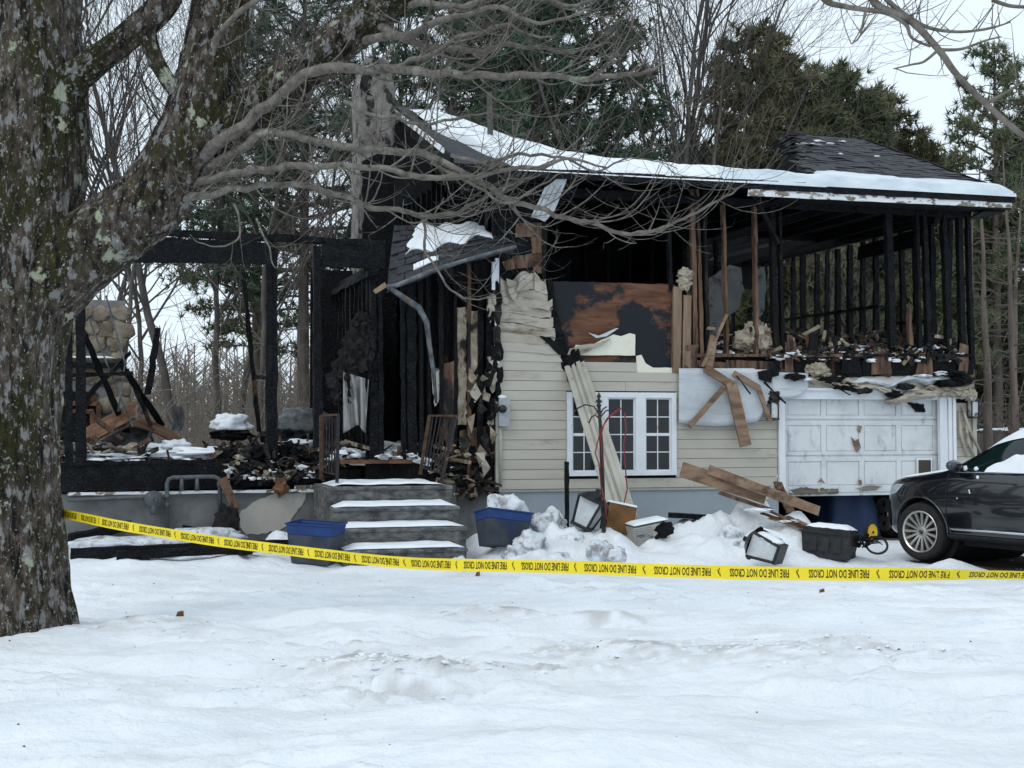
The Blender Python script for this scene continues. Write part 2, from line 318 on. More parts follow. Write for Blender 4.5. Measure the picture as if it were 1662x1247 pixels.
# ------------------------------------------------------------------ snow ground
def mnd(px, py, Y, rx, ry): p = at(px, py, Y); return (p.x, p.y, p.z, rx, ry)
MOUNDS = [mnd(888, 828, 18.1, .34, .32), mnd(848, 852, 17.8, .38, .35), mnd(910, 852, 17.7, .45, .35), mnd(968, 858, 17.7, .6, .35), mnd(1040, 880, 17.9, .5, .35), mnd(820, 880, 18.0, .3, .3), mnd(870, 893, 17.0, .5, .25),
          mnd(1218, 816, 18.7, .55, .45), mnd(1290, 842, 18.3, .55, .45), mnd(1165, 832, 18.6, .6, .45), mnd(1110, 852, 18.5, .55, .4), mnd(1250, 862, 17.9, .8, .45), mnd(1150, 868, 17.9, .8, .45), mnd(1275, 858, 18.5, .5, .4), mnd(1200, 880, 18.0, .7, .4), mnd(1100, 895, 17.6, .7, .4),
          mnd(1140, 842, 18.75, .75, .35), mnd(1060, 866, 18.0, .55, .4), mnd(1000, 864, 18.1, .45, .35), mnd(945, 858, 17.85, .35, .3), mnd(200, 905, 16.9, 1.2, .55), mnd(380, 902, 17.2, 1.2, .55), mnd(455, 862, 18.2, .3, .25), mnd(420, 880, 18.2, .4, .3), mnd(280, 872, 18.2, 1.2, .35), mnd(160, 880, 18.0, .6, .4), mnd(390, 890, 17.6, .5, .25),
          mnd(780, 868, 18.4, .35, .35), mnd(1545, 908, 16.9, .25, .18), mnd(1370, 898, 17.8, .35, .25), mnd(660, 916, 16.6, .9, .3),
          (-3.75, 11.2, .14, 1.0, .7), (-2.9, 11.5, .17, .6, .45), (-1.6, 12.3, .13, .5, .2), (-.2, 12.6, .12, .45, .16), (.75, 12.3, .13, .4, .14), (.9, 10.6, .12, .45, .22), (1.9, 10.3, .12, .6, .3),
          (-1.0, 9.9, .12, .4, .18), (-.45, 9.8, .10, .35, .15), (-2.2, 10.4, .12, .7, .3), (.2, 7.2, .16, 1.0, .5), (-2.5, 8.2, .1, .8, .4), (3.4, 9.4, .1, .8, .4), (2.6, 12.4, .1, .9, .2), (-.3, 8.3, .09, .5, .2)]
DIRT = [(.9, 10.6, .8, .35, .62), (1.75, 10.4, .75, .4, .5), (-1.0, 9.9, .5, .22, .7), (-.4, 9.75, .4, .18, .75), (-.75, 9.2, .45, .2, .4), (-.1, 12.6, .6, .15, .7), (.8, 12.25, .45, .12, .5), (-3.0, 11.5, .6, .3, .45), (2.6, 10.6, .6, .25, .4), (-.9, 8.9, .4, .15, .4), (.45, 9.9, .35, .14, .6)]
def crust(x, y):
    q = 0
    for (mx, my, rx, ry, k) in DIRT[:11]:
        d = ((x - mx) / (rx * 1.15)) ** 2 + ((y - my) / (ry * 1.3)) ** 2
        if d < 5: q = max(q, math.exp(-d))
    return q
DIRT += [(m[0], m[1] - .12, m[3] * .9, m[4] * .7, .34) for m in MOUNDS[:8]]
TRACKS = [(0, 13.1, .995, .10), (0, 12.0, .98, .19), (-1, 9.0, .93, .37), (2, 8.8, .97, -.24)]
def gz(x, y):
    l = to_house(Vector((x, y, 0)))
    z = .04 * nz3(x * .35, y * .35) + .022 * nz3(x * 1.1 + 7, y * 1.6)
    if 6 < y < 15 and -6 < x < 7:
        k = max(0., min(1., .35 + 1.6 * nz3(x * .5 + 3, y * .7 + 1)))
        rdg = 1 - abs(nz3(x * .9 + 11, y * 2.9))
        z += k * (.12 * rdg ** 3 - .045 + .065 * fbm(x * 2.6, y * 5.2, 2, 4)) + .017 * fbm(x * 6, y * 9, 3, 3) + .03 * nz3(x * .8 + 5, y * 2.2)
        c = crust(x, y)
        if c > .03: z += 1.35 * c * (.05 * max(0, fbm(x * 7, y * 10, 6, 3)) + .035 * (1 - 2.2 * abs(nz3(x * 9, y * 12, 2))))
        for (tx, ty, dx_, dy_) in TRACKS:
            w_ = abs((x - tx) * dy_ - (y - ty) * dx_) + .05 * nz3(x * 2, y * 2, 4)
            if w_ < .3: z += -.045 * math.exp(-(w_ / .11) ** 2) + .022 * math.exp(-((w_ - .2) / .06) ** 2)
    elif y >= 15 and y < 20: z += .02 * fbm(x * 3, y * 3, 5, 3)
    b = z
    for (mx, my, mz, rx, ry) in MOUNDS:
        d = ((x - mx) / rx) ** 2 + ((y - my) / ry) ** 2
        if d < 6:
            q = b + (mz - b) * math.exp(-d * .9) * (1 + .26 * fbm(x * 3.4, y * 3.4, 1, 3)) 
            if q > z: z = q
    fade = 1
    if -7.5 < l.x < 7.75 and 0.15 < l.y < 7.6: z = min(z, -.12)
    if y > 55: z += (y - 55) * .012
    return z
def axis(lo, hi, core0, core1, step, far):
    a = list(np.arange(core0, core1 + 1e-6, step)); g = step; p = core0
    while p > lo: g = min(g * 1.25, far); p -= g; a.insert(0, p)
    g = step; p = a[-1]
    while p < hi: g = min(g * 1.25, far); p += g; a.append(p)
    return a
gx = axis(-500, 500, -6.2, 7.2, .045, 60); gy = axis(-60, 700, 6.2, 19.6, .045, 60)
nxg, nyg = len(gx), len(gy)
gv = [(x, y, gz(x, y)) for y in gy for x in gx]
gf = [(j * nxg + i, j * nxg + i + 1, j * nxg + nxg + i + 1, j * nxg + nxg + i) for j in range(nyg - 1) for i in range(nxg - 1)]
gme = bpy.data.meshes.new('snow_ground'); gme.from_pydata(gv, [], gf); gme.materials.append(MAT['snow'])
gme.polygons.foreach_set('use_smooth', [True] * len(gme.polygons))
da = gme.attributes.new('dirt', 'FLOAT', 'POINT')
dv = []
for (x, y, z) in gv:
    d = 0
    if 6 < y < 20 and -7 < x < 8:
        for (mx, my, rx, ry, k) in DIRT:
            q = ((x - mx) / rx) ** 2 + ((y - my) / ry) ** 2
            if q < 4: d = max(d, min(1, k * 1.35) * math.exp(-q * .8) * max(0, min(1, .5 + 1.9 * fbm(x * 5, y * 8, 4, 4))))
        d = max(d, .34 * max(0, min(1, fbm(x * 1.1, y * 2.4, 8, 5) - .05)))
    dv.append(d)
da.data.foreach_set('value', dv)
gnd = link('snow_ground', gme, None, 'snow covered yard with crusted ridges and drifts', 'structure')

# ------------------------------------------------------------------ the burned house (local u along the front, v to the back)
house = thing('burned_house', 'burned split-level house with tan siding, charred frame and white garage door', 'house', HO, HA)
EAVE_Z, FL1, FL2, CEIL = 5.22, 1.22, 2.76, 4.92
def hb(name, mat, u0, u1, v0, v1, z0, z1, label=None, parent=house): return MB().box(u0, u1, v0, v1, z0, z1).build(name, mat, parent, label=label)
def bar(name, mat, a, b, w=.05, h=.1, up=(0, 1, 0), rough=.008, seg=8, parent=house, **k):
    if 'char' in mat or mat == 'brownwood':
        rough *= 1.7; seg = int(seg * 1.4) + 2; k.setdefault('taper', random.uniform(.72, 1.02))
    return MB().beam(a, b, w, h, up, rough, seg, **k).build(name, mat, parent)
def sheet(name, mat, pxs, v, th=.012, amp=0, step=.08, parent=house, label=None, lean=None):
    pts = [hp(x, y, v) for x, y in pxs]
    if amp: pts = rag(pts, amp, step)
    return MB().poly(pts, (0, th, 0)).build(name, mat, parent, label=label)
u_gar0 = hp(1272, 700).x; u_gar1 = hp(1521, 700).x; u_right = 7.6
WIN = (hp(919, 700).x, hp(1096, 700).x); WZ0 = hp(1000, 772).z; WZ1 = hp(1000, 637).z
SB = hp(811, 795).z
# foundations and slabs
hb('foundation_wall', 'concrete_blue', 0.0, u_gar0 - .08, .02, .3, -.5, SB)
hb('foundation_wall', 'concrete_blue', u_gar1 + .25, u_right, .02, .3, -.5, SB)
u_l = -6.9
hb('foundation_wall', 'concrete', u_l, -2.15, .03, .3, -.5, hp(300, 800).z)
hb('foundation_wall', 'concrete', -1.3, -.02, .06, .3, -.5, .86)
MB().poly(rag([hp(x, y, .018) for x, y in [(385, 845), (392, 828), (418, 812), (440, 803), (500, 797), (493, 815), (478, 835), (470, 850), (452, 862), (425, 866), (400, 868)]], .018, .05), (0, .01, 0)).build('plaster_patch', 'plaster', house, label='pale peeling parging on the foundation')
hb('garage_floor', 'concrete', u_gar0 - .1, u_right, -.02, 7.4, -.4, -.02)
# rear and side walls of the ground floor (dark inside)
hb('rear_wall', 'charwood', 0, u_right, 7.3, 7.4, -.3, FL2)
hb('side_wall', 'charwood', u_right - .1, u_right, .3, 7.3, -.3, FL2 - .3)
hb('partition_wall', 'charwood', 0.02, .12, .1, 7.3, -.3, FL2 - .3)
hb('partition_wall', 'drywall', u_gar0 - .25, u_gar0 - .15, .1, 7.3, -.3, FL2 - .3)
# wall sheathing behind the siding, around the window
ZS = hp(960, 600).z
hb('sheathing', 'charwood', 0.02, WIN[0], .02, .06, SB - .02, ZS)
hb('sheathing', 'charwood', WIN[1], u_gar0 - .1, .02, .06, SB - .02, ZS)
hb('sheathing', 'charwood', WIN[0], WIN[1], .02, .06, SB - .02, WZ0)
hb('sheathing', 'charwood', WIN[0], WIN[1], .02, .06, WZ1, ZS)
hb('sheathing', 'foam', u_gar0 - .1, u_gar1 + .3, .03, .07, hp(1400, 647).z, FL2 - .3)
hb('sheathing', 'charwood', u_gar1 + .25, u_right, .02, .06, SB, FL2 - .3)
# siding: one board per course and stretch of wall
CO = .1365
z_diag = hp(925, 578).z; z_step = hp(1060, 606).z
def diag_u(z):
    pts = [(hp(846, 440), ), (hp(888, 470), ), (hp(896, 520), ), (hp(906, 560), ), (hp(920, 580), )]
    pts = [p[0] for p in pts]
    for a, b in zip(pts, pts[1:]):
        if b.z <= z <= a.z: t = (z - a.z) / (b.z - a.z); return a.x + (b.x - a.x) * t
    return pts[0].x if z > pts[0].z else pts[-1].x
def siding_board(u0, u1, z, mat='siding', melt=0.0, h=CO):
    n = max(1, int((u1 - u0) / (.06 if melt else 1.2))); vs_ = []; fs = []
    for i in range(n + 1):
        u = u0 + (u1 - u0) * i / n
        w = melt * (max(0, (u - u0) / max(.01, u1 - u0)) ** 1.5 + .25)
        dz = -w * .10 * (1 + .8 * nz3(u * 4, z * 2)) + w * .04 * nz3(u * 9, z * 7); dv_ = -w * .045 * (1 + nz3(u * 6, z * 5, 3)) ; ds = w * .03 * nz3(u * 11, z * 9, 5)
        for (vv, zz) in ((.012, z + .003), (-.018, z + .003), (-.019, z + .006), (-.017, z + .06), (-.013, z + h - .002), (.012, z + h - .002)):
            k = (zz - z) / h; vs_.append((u, vv + dv_, zz + dz + ds * k))
    for i in range(n):
        for j in range(5): fs.append((i * 6 + j, i * 6 + 6 + j, i * 6 + 7 + j, i * 6 + j + 1))
    fs.append((0, 1, 2, 3, 4, 5)); fs.append(tuple(n * 6 + k for k in (5, 4, 3, 2, 1, 0)))
    return MB().add(vs_, fs).build('siding_board', mat, house, smooth=False)
z = SB; i = 0
while z < hp(850, 462).z:
    zt = z + CO * .6
    if zt < WZ1 + .02 and zt + CO * .3 > WZ0:
        siding_board(.045, WIN[0] - .005, z); siding_board(WIN[1] + .005, u_gar0 - .115, z)
    elif zt < z_step:
        if i % 3 == 1: siding_board(.045, 1.9, z); siding_board(1.905, u_gar0 - .115, z)
        else: siding_board(.045, 2.95, z); siding_board(2.955, u_gar0 - .115, z)
    elif zt < z_diag: siding_board(.045, hp(1033, 590).x, z)
    else:
        m = max(0, min(1.2, (zt - hp(850, 590).z) / (hp(850, 500).z - hp(850, 590).z)))
        siding_board(.045, diag_u(zt) + random.uniform(-.05, .05), z, 'siding_smoked' if m > .35 else 'siding', m)
    z += CO; i += 1
# melted flap at the top of the left siding
MB().grid(lambda a, b: hp(812 + 74 * a, 487 - 38 * b + 9 * math.sin(a * 9), -.03 - .05 * math.sin(a * 14 + 2 * b) * b - .04 * nz3(a * 5, b * 4)), 26, 8, (0, .008, 0)).build('melted_siding', 'siding_smoked', house, True)
for (x0, y0, x1, y1, x2, y2, x3, y3) in [(845, 448, 868, 444, 872, 468, 838, 474), (866, 440, 886, 462, 889, 478, 868, 472), (822, 452, 842, 458, 838, 492, 828, 480)]:
    MB().poly(rag([hp(x0, y0, -.09), hp(x1, y1, -.05), hp(x2, y2, -.07), hp(x3, y3, -.10)], .012, .05), (0, .008, 0)).build('torn_flap', 'siding_smoked', house)
# right end wall siding by the garage
zz = SB
while zz < hp(1560, 655).z: siding_board(u_gar1 + .31, u_right - .03, zz); zz += CO
# corner posts and trim
bar('corner_post', 'vinyl_tan', (.02, -.03, SB - .02), (.02, -.03, hp(805, 555).z), .08, .05, rough=.001, seg=2)
bar('corner_post', 'whitepaint', (.0, -.035, hp(803, 590).z), (.0, -.035, hp(803, 420).z), .055, .05, rough=.004, seg=6)
bar('corner_post', 'vinyl_tan', (u_right, -.02, SB), (u_right, -.02, hp(1575, 660).z), .07, .06, rough=.003, seg=4)
hb('starter_strip', 'vinyl_tan', .05, u_gar0 - .12, -.006, .016, SB - .035, SB - .002)
# burned plywood above the siding, pale stud boards, foam remains
sheet('sheathing', 'plywood', [(884, 456), (1095, 462), (1101, 470), (1100, 607), (1040, 604), (1030, 590), (930, 600), (905, 560), (893, 500)], .03, .03, .006)
sheet('foam_board', 'foam', [(925, 577), (1031, 577), (1031, 543), (1022, 541), (1008, 546), (996, 543), (978, 551), (958, 562), (935, 560)], -.004, .02, .004)
sheet('foam_board', 'foam', [(1033, 578), (1041, 576), (1048, 590), (1060, 597), (1100, 597), (1101, 607), (1033, 606)], -.006, .02, .003)
sheet('torn_wrap', 'wrap', [(955, 540), (972, 545), (1000, 533), (1004, 533), (985, 546), (968, 549)], -.03, .01, .003)
# burned run between the two sidings
for (x, y, w) in [(893, 470, 10), (897, 500, 12), (903, 530, 14), (909, 556, 18), (916, 580, 15), (925, 604, 11), (932, 630, 8), (937, 655, 5)]:
    MB().lump(hp(x, y, -.02), (w / 118 * .55, .04, .17), .55, 2.5, 2).build('charred_strip', 'char', house)
sheet('melted_siding', 'siding_smoked', [(920, 578), (925, 566), (945, 560), (975, 556), (992, 549), (978, 560), (960, 568), (940, 577)], -.05, .04, .006)
sheet('melted_siding', 'char', [(876, 545), (893, 548), (916, 566), (922, 578), (908, 576), (894, 562)], -.06, .04, .006)
for x, w, m, y1 in [(1097, .13, 'paleboard', 466), (1113, .12, 'paleboard', 480)]:
    bar('wall_board', m, hp(x, 606, -.0), hp(x + 2, y1, .0), w, .05, seg=8, rough=.006)
# ---- window
win = MB()
u0, u1 = WIN; fw = .075
win.box(u0, u1, -.045, .03, WZ1 - fw, WZ1).box(u0, u1, -.055, .03, WZ0, WZ0 + fw * .75).box(u0, u0 + fw, -.045, .03, WZ0 + fw * .75, WZ1 - fw).box(u1 - fw, u1, -.045, .03, WZ0 + fw * .75, WZ1 - fw)
wno = win.build('window', 'whitepaint', house, label='white three-part window with grid panes')
m1 = hp(968, 700).x, hp(985, 700).x; m2 = hp(1030, 700).x, hp(1046, 700).x
for a, b in (m1, m2): MB().box(a, b, -.043, .03, WZ0 + fw * .75, WZ1 - fw).build('mullion', 'whitepaint', wno)
hh0, hh1 = WZ0 + fw * .75, WZ1 - fw
gw = bpy.data.meshes
for k, (a, b) in enumerate(((u0 + fw, m1[0]), (m1[1], m2[0]), (m2[1], u1 - fw))):
    s = .022; sas = MB()
    sas.box(a, b, -.015, .02, hh1 - s, hh1).box(a, b, -.015, .02, hh0, hh0 + s).box(a, a + s, -.015, .02, hh0 + s, hh1 - s).box(b - s, b, -.015, .02, hh0 + s, hh1 - s)
    if k != 1: sas.box(a + s, b - s, -.018, .02, (hh0 + hh1) / 2 - .02, (hh0 + hh1) / 2 + .02)
    sas.build('sash', 'whitepaint', wno)
    for c in range(2):
        for r in range(4):
            pa = a + s + (b - a - 2 * s) * c / 2; pb = a + s + (b - a - 2 * s) * (c + 1) / 2; za = hh0 + s + (hh1 - hh0 - 2 * s) * r / 4; zb = hh0 + s + (hh1 - hh0 - 2 * s) * (r + 1) / 4
            t_ = random.uniform(-.004, .004)
            MB().add([(pa, .004 + t_, za), (pb, .004 - t_, za), (pb, .004 - t_, zb), (pa, .004 + t_, zb), (pa, .012, za), (pb, .012, za), (pb, .012, zb), (pa, .012, zb)], [(0, 1, 2, 3), (7, 6, 5, 4), (0, 4, 5, 1), (1, 5, 6, 2), (2, 6, 7, 3), (3, 7, 4, 0)]).build('pane', 'glass', wno)
    mun = MB(); mc = (a + b) / 2; mun.box(mc - .007, mc + .007, -.006, .003, hh0 + s, hh1 - s)
    for r in range(1, 4):
        if k != 1 and r == 2: continue
        zc = hh0 + s + (hh1 - hh0 - 2 * s) * r / 4; mun.box(a + s, mc - .007, -.006, .003, zc - .007, zc + .007).box(mc + .007, b - s, -.006, .003, zc - .007, zc + .007)
    mun.build('muntin', 'whitepaint', wno)
# ---- garage door and its trim
gd_z0 = hp(1300, 806).z; gd_z1 = hp(1300, 655).z
gd = MB().box(u_gar0 + .005, u_gar1 + .05, .07, .11, gd_z0, gd_z1 + .12).build('garage_door', 'doorpaint', house, label='white panelled garage door hanging half open, paint peeling')
rows = [(hp(1300, 800).z, hp(1300, 742).z), (hp(1300, 739).z, hp(1300, 683).z), (hp(1300, 680).z, hp(1300, 630).z)]
GW = u_gar1 - u_gar0
for r, (a, b) in enumerate(rows):
    st = .085
    fr = MB(); U0, U1 = u_gar0 + .01, u_gar1 + .045
    fr.box(U0, U1, .054, .068, a, a + st * (1.15 if r == 0 else .6))  .box(U0, U1, .054, .068, b - st * .8, b)
    for c in range(5):
        uc = U0 + (U1 - U0 - st) * c / 4; fr.box(uc, uc + st, .0545, .068, a + st * (1.15 if r == 0 else .6), b - st * .8)
    fr.build('door_section', 'doorpaint', gd)
    for c in range(4):
        pa = U0 + (U1 - U0 - st) * c / 4 + st + .012; pb = U0 + (U1 - U0 - st) * (c + 1) / 4 - .012; za = a + st * (1.15 if r == 0 else .6) + .012; zb = b - st * .8 - .012
        if r == 0 and c == 3: pb -= .28
        MB().box(pa, pb, .061, .069, za, zb).build('door_panel', 'doorpaint', gd)
a, b = rows[0]
MB().box(u_gar1 - .34, u_gar1 - .07, .030, .0395, a + .1, b - .03).build('pet_flap_frame', 'whitepaint', gd)
MB().box(u_gar1 - .31, u_gar1 - .10, .022, .0295, a + .13, b - .06).build('pet_flap', 'rust' if 0 else 'darkground', gd, label='brown pet flap low in the garage door')
rgp = lambda L, v: rag([hp(x, y, v) for x, y in L], .012, .04)
MB().poly(rgp([(1281, 795), (1300, 791), (1330, 793), (1360, 793), (1362, 800), (1330, 803), (1282, 804)], .034), (0, .005, 0)).build('rotted_edge', 'rotwood', gd)
MB().poly(rgp([(1388, 793), (1410, 788), (1432, 790), (1420, 796), (1400, 797)], .034), (0, .005, 0)).build('rotted_edge', 'rotwood', gd)
for L in ([(1381, 708), (1388, 716), (1394, 712), (1397, 727), (1391, 735), (1385, 722)], [(1393, 690), (1399, 692), (1396, 703), (1392, 700)], [(1393, 780), (1398, 779), (1399, 787), (1394, 788)], [(1326, 785), (1333, 776), (1340, 786), (1333, 781)]):
    MB().poly(rag([hp(x, y, .036) for x, y in L], .006, .03), (0, .004, 0)).build('bare_patch', 'lumber', gd)
MB().poly(rgp([(1472, 654), (1500, 656), (1502, 669), (1486, 669)], .034), (0, .004, 0)).build('broken_hole', 'char', gd)
bar('door_trim', 'whitepaint', (u_gar0 - .05, -.03, hp(1270, 806).z), (u_gar0 - .06, -.03, hp(1266, 647).z), .1, .06, rough=.002, seg=4)
hb('door_header', 'whitepaint', u_gar0 - .11, u_gar1 + .28, -.045, .03, hp(1300, 648).z, hp(1300, 632).z)
hb('door_header', 'whitepaint', u_gar0 - .10, u_gar1 + .27, -.075, .03, hp(1300, 634).z, hp(1300, 630).z)
for k, (dx, w, pv) in enumerate([(.03, .05, -.03), (.105, .085, -.012), (.185, .06, -.035), (.25, .05, -.05)]):
    bar('door_trim', 'whitepaint', (u_gar1 + dx + .02, pv, SB - .9), (u_gar1 + dx, pv, hp(1530, 645).z), w, .07, rough=.002, seg=3)
# ---- second floor deck, charred and snowy
hb('floor_deck', 'charwood', 0.02, u_right - .02, .08, 7.35, FL2 - .3, FL2 - .05)
for (x0, x1, m) in [(1128, 1180, 'brownwood'), (1180, 1290, 'brownwood'), (1290, 1400, 'charwood'), (1400, 1500, 'charwood'), (1500, 1582, 'charwood')]:
    a = hp(x0, 598, .0); b = hp(x1 - 1, 599, .0); bar('rim_joist', m, a + Vector((0, .03, 0)), b + Vector((0, .03, 0)), .05, .24, (0, 0, 1), .008, 10)
    a = hp(x0, 577, .0); b = hp(x1 - 1, 577, .0); bar('sole_plate', 'brownwood' if x0 < 1300 else 'charwood', a + Vector((0, .02, 0)), b + Vector((0, .02, 0)), .09, .05, (0, 0, 1), .006, 8)
for x, y0, y1, w, m in [(1120, 604, 560, .2, 'brownwood'), (1150, 606, 570, .16, 'brownwood'), (1280, 604, 545, .13, 'brownwood'), (1318, 604, 545, .18, 'charwood'), (1430, 608, 572, .35, 'brownwood'), (1500, 609, 573, .28, 'brownwood'), (1563, 604, 560, .16, 'brownwood'), (1380, 606, 570, .3, 'charwood')]:
    bar('sheathing_remnant', m, hp(x, y0, -.012), hp(x + 2, y1, -.012), w, .02, rough=.014, seg=8)
# front studs of the second floor: x at the floor, x at the top, y bottom, y top, width, depth, material
FS = [(1128, 1122, 580, 306, .07, 'brownwood'), (1138, 1131, 585, 306, .05, 'brownwood'), (1147, 1142, 585, 308, .05, 'charwood'), (1179, 1173, 576, 320, .045, 'brownwood'), (1227, 1224, 580, 330, .045, 'brownwood'),
      (1260, 1251, 600, 318, .09, 'charwood'), (1270, 1264, 598, 330, .05, 'charwood'), (1448, 1440, 566, 338, .11, 'char'), (1492, 1486, 566, 330, .05, 'char'), (1507, 1499, 575, 330, .085, 'char'),
      (1540, 1530, 585, 328, .08, 'char'), (1562, 1555, 590, 324, .085, 'char'), (1577, 1569, 600, 325, .07, 'char'), (1088, 1083, 470, 312, .05, 'char'), (1316, 1313, 590, 545, .09, 'brownwood'), (1477, 1475, 560, 500, .06, 'brownwood'), (1356, 1354, 590, 548, .07, 'charwood')]
for xb, xt, yb, yt, w, m in FS: bar('stud', m, hp(xb, yb, .05), hp(xt, yt, .05), w, .10, rough=.009, seg=14)
bar('stud', 'charwood', hp(881, 456, .05), hp(884, 300, .05), .06, .1, rough=.01, seg=10)
# gable-end (right) wall: studs from front to back, seen through the front
for k, v in enumerate(np.arange(.55, 7.2, .42)):
    zt = CEIL + random.uniform(-.04, .04); zb = FL2 - .02
    m = random.choice(['char', 'char', 'charwood']); du = random.uniform(-.03, .03)
    if k in (4, 9): zt -= .0
    bar('stud', m, (u_right - .06 + du, v, zb), (u_right - .06 + random.uniform(-.05, .05), v + random.uniform(-.05, .05), zt), .10, random.uniform(.055, .10), rough=.012, seg=10, up=(0, 1, 0))
bar('window_rail', 'char', (u_right - .06, 2.5, FL2 + .98), (u_right - .06, 6.9, FL2 + 1.0), .09, .05, (0, 0, 1), .012, 14)
bar('window_rail', 'char', (u_right - .06, .95, FL2 + .62), (u_right - .06, 2.2, FL2 + .66), .09, .05, (0, 0, 1), .012, 8)
bar('top_plate', 'char', (u_right - .06, .0, CEIL + .05), (u_right - .06, 7.3, CEIL + .05), .1, .1, (0, 0, 1), .01, 14)
bar('lintel', 'char', (u_right - .06, 1.0, CEIL - .16), (u_right - .06, 3.2, CEIL - .2), .09, .3, (0, 0, 1), .012, 10)
# rear wall of the second floor: studs, some boards left
for k, u in enumerate(np.arange(.25, u_right - .2, .40)):
    bar('stud', random.choice(['char', 'charwood']), (u + random.uniform(-.02, .02), 7.2, FL2 - .02), (u, 7.2, CEIL), .05, .1, rough=.012, seg=8)
hb('rear_sheathing', 'char', 0, 2.55, 7.27, 7.31, FL2 - .1, CEIL + .2)
hb('rear_sheathing', 'char', 2.75, 4.05, 7.27, 7.31, FL2 - .1, CEIL + .2)
hb('rear_sheathing', 'char', 4.05, u_right, 7.27, 7.31, CEIL - .45, CEIL + .1)
# inner partitions of the second floor
hb('inner_wall', 'char', 4.15, 4.23, 3.1, 7.2, FL2, CEIL)
for u in np.arange(2.2, 5.4, .4): bar('stud', random.choice(['char', 'charwood']), (u, 3.6, FL2 - .02), (u, 3.6, CEIL), .05, .1, rough=.012, seg=8)
for u in np.arange(.2, 2.1, .38): bar('stud', 'char', (u, 3.2, FL2 - .02), (u, 3.2, CEIL), .05, .1, rough=.012, seg=8)
hb('inner_wall', 'char', .1, 2.25, 3.3, 3.33, FL2, CEIL - .4)
MB().poly(rag([hp(x, y, 3.52) for x, y in [(1150, 548), (1150, 452), (1168, 440), (1185, 430), (1203, 435), (1208, 470), (1200, 500), (1180, 515), (1165, 545)]], .02, .1), (0, .02, 0)).build('drywall_remnant', 'drywall', house)
MB().poly(rag([hp(x, y, 3.50) for x, y in [(1222, 520), (1226, 440), (1240, 432), (1244, 470), (1238, 510)]], .02, .1), (0, .02, 0)).build('drywall_remnant', 'drywall', house)
# ceiling joists and beams
for u in np.arange(.3, u_right, .41):
    if random.random() < .9: bar('ceiling_joist', 'char', (u, .0, CEIL + .06), (u + random.uniform(-.06, .06), 7.2, CEIL + .06 - (.0 if u > 4 else random.uniform(0, .22))), .05, .15, (0, 0, 1), .012, 8)
bar('ceiling_beam', 'char', hp(1245, 322, .9), hp(1462, 332, .9), .09, .26, (0, 0, 1), .012, 12)
bar('ceiling_beam', 'char', hp(1200, 372, 3.4), hp(1330, 386, 3.4), .09, .2, (0, 0, 1), .012, 8)
for (a, b) in [((1280, 368, 2.4), (1410, 345, 1.2)), ((1150, 330, 2.0), (1240, 300, .6)), ((960, 330, 3.0), (1080, 300, 1.0)), ((890, 350, 3.0), (990, 310, 1.2))]:
    bar('fallen_joist', 'charwood', hp(*a), hp(*b), .05, .13, (0, 0, 1), .012, 8)
bar('top_plate', 'char', (0, .05, CEIL + .06), (u_right, .05, CEIL + .04), .1, .12, (0, 0, 1), .012, 20)
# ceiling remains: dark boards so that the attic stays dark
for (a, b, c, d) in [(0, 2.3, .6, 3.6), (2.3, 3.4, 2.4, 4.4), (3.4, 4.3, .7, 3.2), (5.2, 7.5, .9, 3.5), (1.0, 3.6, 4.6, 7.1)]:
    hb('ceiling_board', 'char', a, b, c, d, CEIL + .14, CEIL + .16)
# brown boards by the upper left corner
sheet('sheathing', 'char', [(806, 470), (806, 300), (884, 300), (884, 380), (880, 395), (880, 445), (848, 440), (826, 455)], .05, .03, .008)
for L in ([(838, 363), (882, 361), (881, 384), (836, 386)], [(832, 416), (880, 410), (881, 432), (838, 436)], [(862, 384), (880, 384), (880, 445), (866, 440)], [(815, 425), (834, 418), (836, 436), (822, 440)]):
    sheet('board_remnant', 'brownwood', L, .028, .02, .006, .05)
MB().poly(rag([hp(920, 291, -.42), hp(907, 287, -.4), hp(884, 305, -.34), hp(862, 352, -.2), hp(884, 360, -.25), hp(900, 342, -.33)], .008, .06), (0, .012, 0)).build('hanging_soffit', 'wrap', house, label='pale soffit sheet hanging from the eave')
for k in range(3): bar('soffit_rib', 'drywall', hp(866 + 9 * k, 352, -.28 - .03 * k), hp(893 + 9 * k, 300, -.44), .012, .012, rough=.001, seg=2)
# diagonal burned brace
bar('fallen_brace', 'charwood', hp(1217, 303, -.35), hp(1262, 395, .0), .06, .08, rough=.012, seg=8)
bar('fallen_brace', 'charwood', hp(1530, 330, -.1), hp(1518, 368, -.05), .05, .05, rough=.02, seg=6)
# ---- roof: the front slope sags in the middle, torn at the right hump
RV = 3.75; RZ = 6.9; U_L, U_R = -.75, 8.02
def sag(u):
    if u > 5.6: return 0.0
    if u > 4.6: return 1.5
    return 1.5 * (1 - math.exp(-((u + .2) / 2.1) ** 1.7)) if u > -.2 else 0
def roof_z(u, v):                 # front slope, v from -.45 to the ridge
    t = (v + .45) / (RV + .45); z = EAVE_Z + (RZ - EAVE_Z) * t
    z -= sag(u) * max(0, t) ** 1.15
    if v > RV: z -= (v - RV) * .45
    return z + .02 * nz3(u * 1.7, v * 1.7) * t
MB().grid(lambda a, b: (U_L + (4.85 - U_L) * a, -.45 + (7.9) * b, roof_z(U_L + (4.85 - U_L) * a, min(-.45 + 7.9 * b, RV)) - max(0, -.45 + 7.9 * b - RV) * .42), 40, 30, (0, 0, -.05)).build('roof_slope', 'shingle', house)
